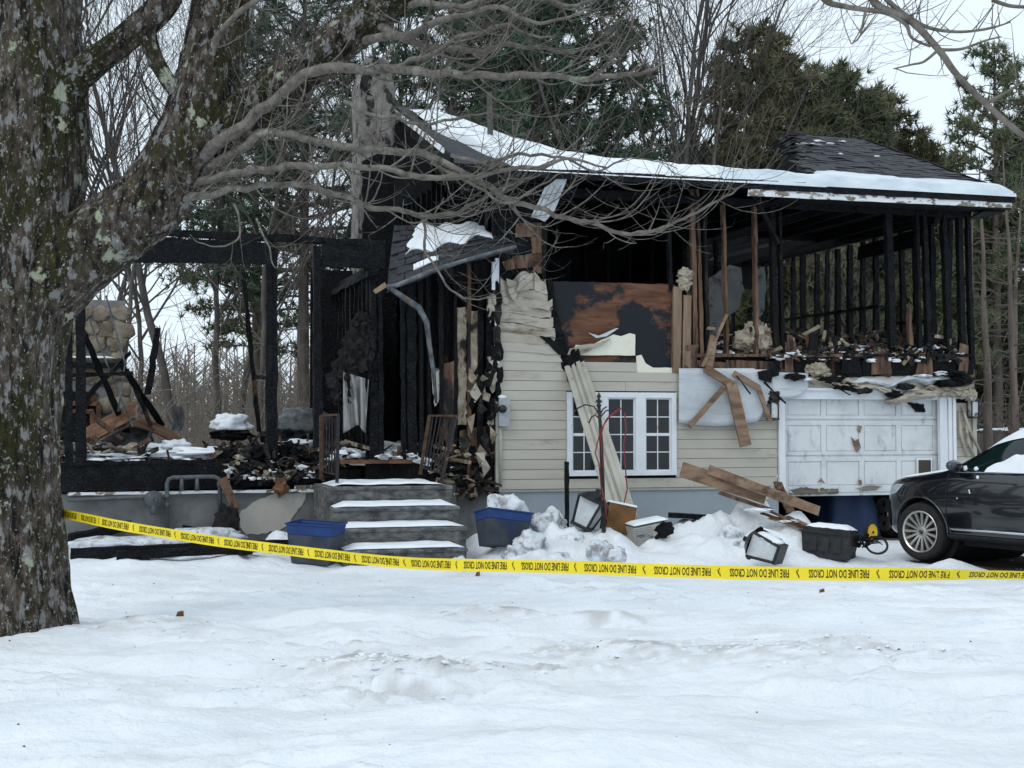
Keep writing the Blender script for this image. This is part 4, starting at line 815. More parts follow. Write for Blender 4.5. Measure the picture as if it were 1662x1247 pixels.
for (x0, y0, x1, y1) in [(1562, 660, 1592, 735), (1556, 668, 1570, 742), (1568, 690, 1583, 745)]:
    MB().tube([hp(x0, y0, -.06), hp((x0 + x1) / 2 - 4, (y0 + y1) / 2, -.08), hp(x1, y1, -.05)], [.02, .03, .015], 6).build('melted_strip', 'siding_smoked', house, True)

# ------------------------------------------------------------------ concrete front steps
steps = thing('front_steps', 'weathered concrete front steps with snow on every tread', 'steps', HO, HA)
SU0, SU1 = hp(541, 800, -1.2).x, hp(733, 800, -1.2).x
VL = -1.15                        # front edge of the landing
def eroded(mb, u0, u1, v0, v1, z0, z1):
    def f(a, b): return None
    e = .018
    mb.add([(u0, v0 + e, z0), (u1, v0 + e, z0), (u1, v1, z0), (u0, v1, z0), (u0, v0 + e, z1 - .05), (u1, v0 + e, z1 - .05), (u0 - .012, v0, z1 - .045), (u1 + .012, v0, z1 - .045), (u0 - .012, v0, z1 - e), (u1 + .012, v0, z1 - e), (u0, v0 + e, z1), (u1, v0 + e, z1), (u1, v1, z1), (u0, v1, z1)],
           [(0, 1, 5, 4), (4, 5, 7, 6), (6, 7, 9, 8), (8, 9, 11, 10), (10, 11, 12, 13), (3, 2, 1, 0), (0, 4, 6, 8, 10, 13, 3), (1, 2, 12, 11, 9, 7, 5), (2, 3, 13, 12)])
lz = hp(640, 789, VL).z
m = MB(); eroded(m, SU0 - .06, SU1 + .02, VL, -.03, -.3, lz); m.build('landing', 'concrete_step', steps)
prev_v = VL
SZ = [lz]
for k, (y, x0, x1) in enumerate([(823, 540, 745), (857, 549, 757), (892, 556, 758)]):
    v = VL - .29 * (k + 1); z1 = hp(640, y, v).z; u0 = hp(x0, y, v).x; u1 = hp(x1, y, v).x
    m = MB(); eroded(m, u0, u1, v, prev_v - .003, -.3, z1); m.build('step', 'concrete_step', steps)
    d = .29
    def sn(a, b, u0=u0, u1=u1, v=v, z1=z1, k=k): return (u0 + .02 + (u1 - u0 - .04) * a, v + .025 + .255 * b + .012 * nz3(a * 14, k), z1 + .004 + (.035 + .018 * nz3(a * 5, b * 3, k) + .03 * b) * min(1, 9 * min(a, 1 - a) + .1) * min(1, 4 * b + .25))
    MB().grid(sn, 40, 7, (0, 0, -.003)).build('tread_snow', 'snow_clean', steps, True)
    prev_v = v
def sn(a, b): return (SU0 + .02 + (SU1 - SU0 - .08) * a, VL + .03 + (1.0 - .35 * a * (1 - a)) * b, lz + .005 + (.05 + .03 * nz3(a * 5, b * 4)) * min(1, 8 * min(a, 1 - a, b + .05, 1.02 - b)))
MB().grid(sn, 30, 14, (0, 0, -.003)).build('tread_snow', 'snow_clean', steps, True)

def railing(label, corners, nb, rust_side, group='iron stair railings'):
    # corners: bottom-left, bottom-right, top-right, top-left in house space
    bl, br, tr, tl = corners
    t = thing('iron_railing', label, 'railing', hw(*bl), HA, group)
    L = lambda p: Vector(p) - Vector(bl)
    MB().beam(L(tl), L(tr), .035, .025, (0, 0, 1), .002, 4).build('top_rail', 'rustiron', t)
    MB().beam(L(bl.lerp(tl, .12)), L(br.lerp(tr, .12)), .02, .02, (0, 0, 1), .002, 4).build('bottom_rail', 'ironblack', t)
    MB().beam(L(bl), L(tl), .04, .04, (0, 1, 0), .002, 4).build('rail_post', 'rustiron' if rust_side == 0 else 'ironblack', t)
    MB().beam(L(br), L(tr), .04, .04, (0, 1, 0), .002, 4).build('rail_post', 'rustiron' if rust_side == 1 else 'ironblack', t)
    for k in range(1, nb):
        f = k / nb; MB().beam(L(bl.lerp(br, f).lerp(tl.lerp(tr, f), .12)), L(tl.lerp(tr, f)), .016, .016, (0, 1, 0), .0015, 4).build('baluster', 'ironblack', t)
    return t
railing('short rusty iron railing standing left of the entry steps', [hp(521, 778, -.6), hp(547, 784, -1.0), hp(549, 673, -1.0), hp(521, 675, -.6)], 6, 0)
railing('bent iron railing leaning right of the entry steps', [hp(682, 770, -.5), hp(716, 782, -.9), hp(741, 675, -.75), hp(697, 675, -.35)], 7, 0)

# gas meter pipes on the left foundation
gm = thing('gas_meter', 'scorched gas meter and looped grey pipe against the foundation', 'gas meter', hw(*hp(270, 860, -.1)), HA)
Lg = lambda x, y, v=-.1: hp(x, y, v) - hp(270, 860, -.1)
MB().tube([Lg(271, 862), Lg(271, 800), Lg(271, 785), Lg(274, 778), Lg(281, 775), Lg(300, 775), Lg(330, 774), Lg(348, 774), Lg(355, 777), Lg(357, 784), Lg(357, 830)], .028, 10).build('pipe', 'pipegrey', gm, True)
for x in (295, 320): MB().tube([Lg(x, 775), Lg(x, 797)], [.024, .03], 8).build('pipe_fitting', 'pipegrey', gm, True)
MB().tube([Lg(110, 812, -.06), Lg(250, 806, -.08), Lg(268, 806, -.1)], .026, 8).build('pipe', 'pipegrey', gm, True)
MB().lathe([(0, -.05), (.05, -.05), (.1, -.03), (.115, 0), (.10, .03), (.0, .05)], Lg(249, 811, -.2), (0, -1, 0), 20).build('regulator', 'pipegrey', gm, True)
MB().tube([Lg(249, 818, -.19), Lg(249, 836, -.19)], [.05, .04], 10).build('regulator_vent', 'pipegrey', gm, True)
MB().lathe([(0, 0), (.018, 0), (.02, .02)], Lg(251, 811, -.245), (0, -1, 0), 10).build('regulator_cap', 'cream', gm)
for (x, y) in [(271, 806), (271, 820), (357, 786)]: MB().tube([Lg(x, y - 4), Lg(x, y + 4)], .04, 8).build('pipe_fitting', 'pipegrey', gm, True)
MB().beam(Lg(362, 776, -.16), Lg(382, 828, -.2), .11, .07, (0, 1, 0), .02, 8).build('scorched_board', 'brownwood', gm)
t = tag(MB().lump((0, 0, 0), (.16, .12, .28), .6, 2, 3).build('burned_sack', 'darkcloth'), 'blackened cloth heap slumped below the gas pipes', 'cloth heap'); t.location = hw(*hp(366, 855, -.25))
t = tag(MB().lump((0, 0, 0), (.09, .07, .12), .6, 2, 3).build('burned_box', 'rust'), 'rust brown electrical box dangling on the burned sill', 'electrical box'); t.location = hw(*hp(456, 790, -.1))
wr = MB().tube([hw(*hp(x, y, -.1)) for x, y in [(452, 785), (470, 778), (484, 760), (478, 745), (462, 742), (450, 750), (455, 762)]], .008, 5).build('dangling_cable', 'greybark', None, True); tag(wr, 'loop of thin cable dangling from the burned sill', 'cable')

# electric meter on the siding
em = thing('electric_meter', 'grey electric meter box on the tan siding corner', 'electric meter', hw(*hp(816, 692, -.02)), HA)
Le = lambda x, y, v=-.02: hp(x, y, v) - hp(816, 692, -.02)
a, b = Le(807, 692), Le(824, 648); MB().box(a.x, b.x, -.1, 0, a.z, b.z).build('meter_box', 'metergrey', em)
MB().lathe([(.055, 0), (.055, .05), (.04, .07), (0, .075)], Le(815, 664, -.12), (0, -1, 0), 18).build('meter_dial', 'glass', em, True)
MB().tube([Le(812, 692, -.06), Le(812, 790, -.05)], .025, 8).build('conduit', 'vinyl_tan', em, True)
MB().lump(Le(815, 645, -.07), (.07, .05, .035), .3, 2, 2).build('meter_snow', 'snow_clean', em, True)

# wall lanterns beside the garage door
def wall_lantern(px, py, label, burnt):
    t = thing('wall_lantern', label, 'lantern', hw(*hp(px, py, -.08)), HA, 'lanterns beside the garage door')
    MB().box(-.055, .055, -.055, .055, -.11, .11).build('lantern_glass', 'lampglass', t)
    f = MB()
    for sx in (-1, 1):
        for sy in (-1, 1): f.box(sx * .06 - .008, sx * .06 + .008, sy * .06 - .008, sy * .06 + .008, -.125, .12)
    f.box(-.075, .075, -.075, .075, -.14, -.122); f.build('lantern_frame', 'blacklit', t)
    MB().lathe([(.11, .118), (.1, .135), (.05, .19), (.015, .21), (0, .24)], (0, 0, 0), (0, 0, 1), 4).build('lantern_cap', 'blacklit', t)
    MB().beam((0, .05, .16), (0, .09, .1), .05, .05).build('lantern_arm', 'blacklit', t)
    if burnt: MB().lump((0, -.01, .18), (.1, .08, .1), .6, 2.4, 3).build('melted_debris', 'debris', t)
wall_lantern(1254, 666, 'square lantern by the left garage trim, capped with burned debris', True)
wall_lantern(1579, 664, 'square lantern at the right corner beside the melted siding', False)

# ------------------------------------------------------------------ things in front of the house
def lean_panel():
    top = hw(*hp(932, 592, -.06)); bot = at(1022, 868, 18.15); t = thing('fallen_corner_post', 'long ribbed beige vinyl strip leaning across the window', 'vinyl strip', bot)
    a, b = Vector((0, 0, 0)), top - bot; d = (b - a).normalized(); x = Vector((d.z, 0, -d.x)).normalized(); y = x.cross(d).normalized()
    if y.y > 0: y = -y
    prof = [(-.17, .0), (-.165, .035), (-.08, .04), (-.075, .015), (-.055, .015), (-.05, .045), (.0, .05), (.01, .015), (.03, .015), (.035, .05), (.10, .05), (.105, .02), (.17, .015), (.175, -.01)]
    vs_ = []; fs = []; n = 24; P = len(prof); W = bot; 
    for i in range(n + 1):
        tt = i / n; c = a.lerp(b, tt) + y * (.05 * math.sin(tt * 3.1)); k = 1.0 - .15 * tt + .03 * nz3(tt * 9, 1); tw = .15 * math.sin(tt * 2.5)
        for (px_, pv) in prof: vs_.append(c + x * (px_ * k) + y * (pv * k + tw * px_))
    for i in range(n):
        for j in range(P - 1): fs.append((i * P + j, i * P + j + 1, i * P + P + j + 1, i * P + P + j))
    o = len(vs_); vs2 = vs_ + [p - y * .006 for p in vs_]; fs2 = fs + [tuple(o + q for q in reversed(f)) for f in fs]
    MB().add(vs2, fs2).build('ribbed_strip', 'vinyl_tan', t)
    MB().lump(b, (.1, .05, .2), .7, 2, 3).build('burned_end', 'char', t)
lean_panel()

def hook():
    base = at(980, 866, 17.6); t = thing('shepherd_hook', 'black garden crook pole with several hooks and red cables', 'garden pole', base)
    L = lambda x, y, Y=17.6: at(x, y, Y) - base
    MB().tube([L(980, 875), L(978, 780), L(975, 700), L(972, 660)], [.028, .026, .022, .02], 8).build('pole', 'ironblack', t, True)
    MB().lathe([(.02, 0), (.035, .02), (.02, .04), (.03, .07), (.012, .11), (.03, .13), (.0, .19)], L(972, 661), (0, 0, 1), 10).build('finial', 'ironblack', t, True)
    for s in (-1, 1): MB().tube([L(972, 653), L(972 + 4 * s, 650), L(972 + 5 * s, 654)], .008, 5).build('finial_scroll', 'ironblack', t, True)
    for pts in ([(972, 672), (964, 660), (950, 657), (939, 662), (931, 669)], [(973, 680), (966, 674), (960, 677), (956, 687), (954, 684)], [(974, 673), (979, 664), (985, 660)], [(974, 678), (983, 667), (993, 665), (996, 670)]):
        MB().tube([L(*p) for p in pts], .009, 6).build('hook', 'ironblack', t, True)
    for pts in ([(1008, 662), (996, 670), (985, 680), (976, 698), (970, 718), (966, 735), (972, 752), (976, 790)], [(1008, 664), (990, 676), (980, 690), (975, 710), (978, 760)], [(976, 790), (982, 815), (985, 845)]):
        MB().tube([L(*p, 17.56) for p in pts], .009, 5).build('red_cable', 'redcable', t, True)
hook()
t = tag(MB().tube([at(x, y, 18.2) for x, y in [(1014, 670), (1016, 700), (1012, 722), (1015, 760), (1018, 795), (1012, 820), (1004, 850), (1000, 858)]], .009, 5).build('hanging_cable', 'redcable', None, True), 'thin red cable hanging in front of the window', 'cable')

def big_lantern(base, rot, label, lit=.0, sc=1.0):
    t = thing('fallen_lantern', label, 'lantern', base, rot, 'lanterns lying in the snow'); t.scale = (sc, sc, sc)
    w0, w1, h = .10, .15, .34
    for i in range(4):
        a0, a1 = i * math.pi / 2 + math.pi / 4, (i + 1) * math.pi / 2 + math.pi / 4; q = 1.414
        MB().poly([Vector((math.cos(a0) * w0 * q, math.sin(a0) * w0 * q, .02)), Vector((math.cos(a1) * w0 * q, math.sin(a1) * w0 * q, .02)), Vector((math.cos(a1) * w1 * q, math.sin(a1) * w1 * q, h)), Vector((math.cos(a0) * w1 * q, math.sin(a0) * w1 * q, h))], (0, 0, .001)).build('lantern_glass', 'lampglass' if i in (2, 3) else 'glass', t)
        MB().beam((math.cos(a0) * w0 * q, math.sin(a0) * w0 * q, 0), (math.cos(a0) * w1 * q, math.sin(a0) * w1 * q, h), .025, .025).build('lantern_bar', 'blacklit', t)
    MB().lathe([(.0, h + .16), (.03, h + .15), (.035, h + .11), (.11, h + .08), (.20, h + .01), (.215, h)], (0, 0, 0), (0, 0, 1), 16).build('lantern_cap', 'blacklit', t, True)
    MB().box(-w0 - .02, w0 + .02, -w0 - .02, w0 + .02, -.02, .018).build('lantern_base', 'blacklit', t)
    return t
lb = at(945, 854, 17.75); big_lantern(lb, (R(-6), R(24), R(-25)), 'black frosted glass lantern tilted in the snow beside the garden pole', sc=1.02)
lt = big_lantern(at(1266, 900, 16.8), Vector((-.75, .5, .33)).to_track_quat('Z', 'Y').to_euler(), 'black lantern lying on its side in the open snow', sc=1.0)
MB().lump((.0, .13, .18), (.12, .04, .17), .3, 2, 3).build('lantern_snow', 'snow_clean', lt, True)
t = tag(MB().lathe([(0, .02), (.09, .02), (.1, 0), (.1, -.03)], (0, 0, 0), (.1, -.9, .3), 20).build('lamp_base', 'blacklit'), 'round black lamp base stuck in the snow behind the fallen lantern', 'lamp base'); t.location = at(1262, 886, 17.3)

# orange box, vent grille, burned post
p = at(1003, 842, 18.1); ob = thing('orange_box', 'scorched orange wooden box half buried behind the pole', 'box', p, (R(-14), R(12), R(10)))
for (a, b, c, d, e, f, mm) in [(-.17, .17, -.12, -.1, -.2, .16, 'orangewood'), (-.17, .17, .1, .12, -.2, .16, 'orangewood'), (-.19, -.17, -.12, .12, -.2, .16, 'char'), (.17, .19, -.12, .12, -.2, .16, 'orangewood'), (-.19, .19, -.13, .13, .16, .185, 'snow_clean')]: MB().box(a, b, c, d, e, f).build('box_side' if mm != 'snow_clean' else 'box_snow', mm, ob)
p = at(1055, 864, 17.9); vt = thing('air_vent', 'cream louvred window air conditioner in the snow, cracked open', 'air conditioner', p, (R(4), R(-9), R(22)))
MB().box(-.24, .24, -.06, .22, -.12, .10).build('casing', 'cream', vt)
MB().box(-.23, .0, -.075, -.0605, -.1, .085).build('grille', 'drywall', vt)
for k in range(8): MB().box(-.225, -.005, -.082, -.0752, -.09 + k * .022, -.083 + k * .022).build('louvre', 'cream', vt)
MB().lump((.16, -.05, .0), (.14, .05, .1), .5, 2, 3).build('broken_side', 'char', vt)
MB().grid(lambda a, b: (-.24 + .5 * a, -.06 + .28 * b, .104 + .05 * min(1, 5 * min(a + .1, 1.1 - a, b + .1, 1.1 - b))), 12, 6, (0, 0, -.002)).build('vent_snow', 'snow_clean', vt, True)
t = tag(MB().beam((0, 0, -.3), (0, 0, .72), .06, .06, (0, 1, 0), .014, 12).build('charred_stake', 'char'), 'short charred stake upright before the foundation', 'stake'); t.location = at(920, 838, 18.7)

# lumber from the broken wall
def plank(a, b, w, h, mat, label, up=(0, 0, 1), name='fallen_plank', group='planks fallen from the wall', rough=.006):
    a, b = Vector(a), Vector(b); m = MB().beam(Vector((0, 0, 0)), b - a, w, h, up, rough, 8); o = m.build(name, mat); o.location = a; return tag(o, label, 'plank', group)
plank(at(1106, 762, 18.75), at(1243, 806, 18.4), .035, .20, 'lumber', 'wide brown plank on edge, nearest the window, tip in the air')
plank(at(1150, 762, 18.6), at(1330, 830, 18.0), .035, .12, 'lumber', 'long brown plank sloping from the siding into the snow mound')
plank(at(1168, 800, 18.5), at(1252, 828, 18.2), .14, .035, 'brownwood', 'dark plank flat under the two brown planks')
plank(at(1085, 836, 18.75), at(1200, 843, 18.7), .22, .06, 'char', 'black board lying in snow at the foundation under the window')
plank(at(1262, 784, 19.2), at(1296, 860, 18.3), .11, .04, 'brownwood', 'dark brown board propped on the left garage trim')
plank(at(1262, 772, 19.3), at(1244, 812, 19.0), .035, .02, 'vinyl_tan', 'thin pale batten propped on the siding by the garage trim')
plank(at(1290, 852, 18.2), at(1345, 868, 18.0), .10, .05, 'lumber', 'brown beam end lying before the open garage')
for k in range(7):
    x0 = 1228 + 14 * k; y0 = 818 + 7 * k
    plank(at(x0 - 6, y0 + 10 * math.sin(k), 18.35 - .05 * k), at(x0 + 62, y0 + 30, 18.0 - .05 * k), .07 + .02 * (k % 3), .02, ['brownwood', 'rust', 'lumber'][k % 3], ['topmost', 'second highest', 'third highest', 'middle', 'third lowest', 'second lowest', 'lowest'][k] + ' splintered board in the snowy heap before the garage', name='splintered_board', group='splintered boards heaped before the garage')
for k, (x, y, r) in enumerate([(1230, 828, .16), (1282, 846, .12)]):
    t = tag(MB().lump((0, 0, 0), (r, r * .55, r * .16), .7, 2.4, 3).build('snow_on_boards', 'snow_clean', None, True), kind='stuff', label='loose snow lying over the splintered boards'); t.location = at(x, y, 18.1 - .04 * k)

# blue bins
def bin_(base, rz, tilt, label, h=.42, fill=False):
    t = thing('blue_bin', label, 'bin', base, (tilt[0], tilt[1], rz), 'blue recycling bins')
    def shell(w0, w1, d0, d1, z0, z1, th, mat, nm):
        m = MB(); o = [(-1, -1), (1, -1), (1, 1), (-1, 1)]
        vs_ = [(sx * w0, sy * d0, z0) for sx, sy in o] + [(sx * w1, sy * d1, z1) for sx, sy in o] + [(sx * (w1 - th), sy * (d1 - th), z1) for sx, sy in o] + [(sx * (w0 - th), sy * (d0 - th), z0 + .01) for sx, sy in o]
        fs = []
        for i in range(4):
            j = (i + 1) % 4; fs += [(i, j, 4 + j, 4 + i), (4 + i, 4 + j, 8 + j, 8 + i), (8 + i, 8 + j, 12 + j, 12 + i)]
        fs += [(3, 2, 1, 0), (12, 13, 14, 15)]; m.add(vs_, fs); ob_ = m.build(nm, mat, t)
        bv = ob_.modifiers.new('b', 'BEVEL'); bv.width = .012; bv.segments = 2; return ob_
    shell(.23, .28, .17, .21, 0, h * .74, .012, 'bindark', 'tub'); shell(.281, .297, .211, .227, h * .74 + .001, h, .02, 'bluebin', 'upper_band')
    m = MB()
    for sy in (-1, 1): m.box(-.308, .308, sy * .228 - .010, sy * .228 + .010, h, h + .015)
    for sx in (-1, 1): m.box(sx * .298 - .010, sx * .298 + .010, -.218, .218, h, h + .015)
    m.build('rim', 'bluebin', t)
    if fill: MB().lump((.05, .02, h + .02), (.26, .19, .24), .35, 1.7, 4).build('bin_snow', 'snow_dirty', t, True)
    return t
bin_(at(511, 913, 17.0), R(-14), (R(2), R(3)), 'blue recycling bin standing left of the concrete steps', .46)
bin_(at(814, 888, 17.6), R(24), (R(-10), R(8)), 'blue recycling bin heaped with dirty snow right of the steps', .42, True)

# black storage tote with a pale print on its end
bt = thing('black_tote', 'crushed black plastic tote with snow on its lid before the garage', 'tote', at(1345, 903, 17.6), (R(-4), R(4), R(-28)))
def tote(a, b, t=0):
    k = 1 + .12 * b; x = [-.27, .27, .27, -.27, -.27]; y = [-.2, -.2, .2, .2, -.2]; s = a * 4; i = min(3, int(s)); f = s - i
    return ((x[i] + (x[i + 1] - x[i]) * f) * k + .015 * nz3(a * 12, b * 4), (y[i] + (y[i + 1] - y[i]) * f) * k + .015 * nz3(a * 9, b * 5, 3), .30 * b - .02)
MB().grid(tote, 32, 6).build('tub', 'blacktote', bt)
MB().box(-.32, .32, -.25, .25, .28, .30).box(-.29, .29, -.22, .22, .30, .345).build('lid', 'blacktote', bt)
for k in range(3): MB().box(-.2 + .15 * k, -.1 + .15 * k, -.232, -.222, .06, .24).build('rib', 'blacktote', bt)
MB().grid(lambda a, b: (-.26 + .54 * a, -.2 + .4 * b, .347 + .055 * min(1, 5 * min(a, 1 - a, b, 1 - b)) ** .6 + .01 * nz3(a * 7, b * 5)), 20, 12).build('lid_snow', 'snow_clean', bt, True)
for r in range(2):
    for k in range(5):
        MB().box(-.298 - .004 * r, -.290, .13 - .05 * k - .036, .13 - .05 * k, .17 - .06 * r, .17 - .06 * r + (.035 if k % 2 else .028)).build('worn_print', 'ink', bt)
br = MB(); rr = random.Random(5)
for k in range(26):
    p0 = Vector((rr.uniform(-.15, .15), rr.uniform(-.1, .1), 0)); br.tube([p0, p0 + Vector((rr.uniform(-.15, .2), rr.uniform(-.1, .1), rr.uniform(.02, .2))), p0 + Vector((rr.uniform(-.2, .3), rr.uniform(-.1, .1), rr.uniform(-.05, .15)))], [.012, .01, .004], 4)
t = tag(br.build('burned_brush', 'charwood'), 'tangle of burned twigs and wire right of the black tote', 'twigs', kind='stuff'); t.location = at(1388, 888, 17.5)
t = tag(MB().tube([(.13 * math.cos(a), .05 * math.sin(a) , .10 * math.sin(a)) for a in np.linspace(0, 6.28, 24)], .015, 6).build('wire_hoop', 'blackplastic', None, True), 'small black hoop lying in the snow before the yellow wheel', 'hoop'); t.location = at(1423, 885, 17.6)

# snow blower under a blue tarp, with its yellow wheel
tr = thing('covered_machine', 'machine under a dark blue tarp in the open garage', 'covered machine', hw(*hp(1371, 874, .7)), HA)
def tarp(a, b):
    t_ = a * 2 * math.pi; k = (1 - .35 * b ** 2) * (1 + .06 * math.sin(5 * t_ + 3 * b) + .08 * nz3(math.cos(t_) * 2, math.sin(t_) * 2, b * 3))
    sq = 1 / max(abs(math.cos(t_)), abs(math.sin(t_))) ** .6
    if b > .97: k = .05
    return (.44 * math.cos(t_) * k * sq, .42 * math.sin(t_) * k * sq, .02 + .98 * min(1, b * 1.03) - .12 * (1 - b) * max(0, math.sin(t_ * 3)))
MB().grid(tarp, 56, 26).build('tarp', 'bluetarp', tr, True)
wc = hp(1413, 864, -.5) - hp(1371, 874, .7)
wo = MB().lathe([(.10, -.03), (.135, -.03), (.145, 0), (.135, .03), (.10, .03)], wc, (.45, -.9, 0), 28).build('wheel', 'tyre', tr, True)
MB().lathe([(0, .035), (.03, .04), (.04, .03), (.1, .03), (.118, .04), (.125, .0)], wc, (.45, -.9, 0), 28).build('hub', 'yellowplastic', wo)
MB().lathe([(0, .05), (.02, .05), (.02, .03)], wc, (.45, -.9, 0), 8).build('hub_bolt', 'blackplastic', wo)

# charred beams and heap on the snow at the left
def logbeam(a, b, w, h, label): return plank(a, b, w, h, 'char', label, name='charred_beam', group='charred beams lying before the left foundation', rough=.02)
logbeam(at(112, 900, 16.9), at(262, 893, 17.1), .16, .14, 'thick charred beam lying nearest the big tree')
logbeam(at(190, 902, 16.7), at(440, 888, 17.3), .10, .10, 'long charred beam in front, middle of the fallen row')
logbeam(at(260, 889, 17.3), at(470, 881, 17.7), .09, .08, 'thinner charred beam behind the long one, reaching the blue bin')
logbeam(at(110, 876, 17.9), at(205, 850, 18.3), .35, .12, 'broad charred slab leaning on the left foundation')
logbeam(at(300, 856, 18.4), at(345, 872, 18.0), .1, .06, 'short charred stub below the gas pipe')
logbeam(at(372, 884, 17.5), at(402, 892, 17.0), .13, .13, 'stubby charred block against the long beam')
for k, (x, y, Y, r) in enumerate([(330, 868, 18.1, (.5, .25, .1)), (250, 880, 17.8, (.6, .3, .08)), (170, 885, 17.6, (.5, .3, .1)), (350, 862, 18.3, (.3, .2, .06))]):
    t = tag(MB().lump((0, 0, 0), r, .3, 1.6, 3).build('snow_on_rubble', 'snow_dirty', None, True), kind='stuff', label='dirty snow lying on fallen rubble'); t.location = at(x, y, Y)

# ice and snow chunks thrown against the steps
CHK = [(860, 872, 17.4, .2, 'large grey ice chunk right of the snow filled bin'), (890, 846, 17.9, .24, 'tallest dirty snow block left of the fallen lantern'), (838, 893, 17.0, .16, 'low dirty ice chunk in front of the snow filled bin'), (1001, 893, 17.0, .13, 'small dirty ice chunk in front of the garden pole'), (912, 896, 17.0, .10, 'fist sized dirty ice lump below the tallest snow block'),
       (1188, 860, 18.0, .18, 'grey ice chunk on the mound below the planks'), (1207, 878, 17.7, .14, 'smaller grey ice chunk lower on the mound below the planks'), (748, 905, 16.9, .11, 'dark ice lump at the right foot of the steps'), (975, 886, 17.3, .18, 'rounded dirty snow block below the fallen lantern'), (928, 872, 17.6, .2, 'rounded snow block against the fallen lantern')]
for (x, y, Y, r, lab) in CHK:
    t = tag(MB().lump((0, 0, 0), (r * .95, r * .75, r * .7), .42, 1.5, 4).build('snow_chunk', 'snow_dirty', None, True), lab, 'snow chunk', 'chunks of ice and snow by the steps'); t.location = at(x, y + 9, Y)
# small bits on the open snow
for (x, y, r, lab) in [(291, 988, .045, 'brown leaf lying in snow right of the big tree'), (1333, 950, .03, 'dark scrap in the snow under the tape near the car'), (775, 925, .03, 'dark scrap just under the tape below the steps')]:
    d = ray(x, y); Y = 1.62 * FPX / (y - 692); p_ = at(x, y, Y); p_.z = gz(p_.x, p_.y) + .008
    t = tag(MB().poly(rag([Vector((-r, 0, -.02)), Vector((r, -.02, 0)), Vector((r * .8, 0, .045)), Vector((-r * .5, .02, .03))], .006, .02), (0, .008, 0)).build('small_scrap', 'rust'), lab, 'scrap'); t.location = p_
cr = random.Random(9); crm = MB()
for k in range(900):
    cxy = cr.choice([(.9, 10.6, .5, .25), (1.75, 10.4, .5, .25), (-1.0, 9.9, .3, .15), (-.4, 9.75, .25, .12), (-2.9, 11.4, .4, .2), (-.1, 12.6, .5, .12), (2.6, 10.6, .4, .2), (-1.2, 9.2, .6, .3)])
    x = cr.gauss(cxy[0], cxy[2]); y = cr.gauss(cxy[1], cxy[3]); r = .004 + .018 * cr.random() ** 3 ; crm.lump((x, y, gz(x, y) + r * .1), (r * 1.4, r * 1.2, r * .6), .9, 2, 1)
tag(crm.build('crusted_snow_crumbs', 'snow'), 'crumbs of crusted dirty snow', kind='stuff')
grs = MB()
for k in range(110):
    x = cr.uniform(-4.5, 5); y = cr.uniform(7.2, 16); r = cr.uniform(.0015, .006); grs.lump((x, y, gz(x, y) + r * .4), (r * 1.6, r, r), .6, 2, 1)
tag(grs.build('bark_crumbs', 'darkground'), 'dark specks of bark and ash on the snow', kind='stuff')

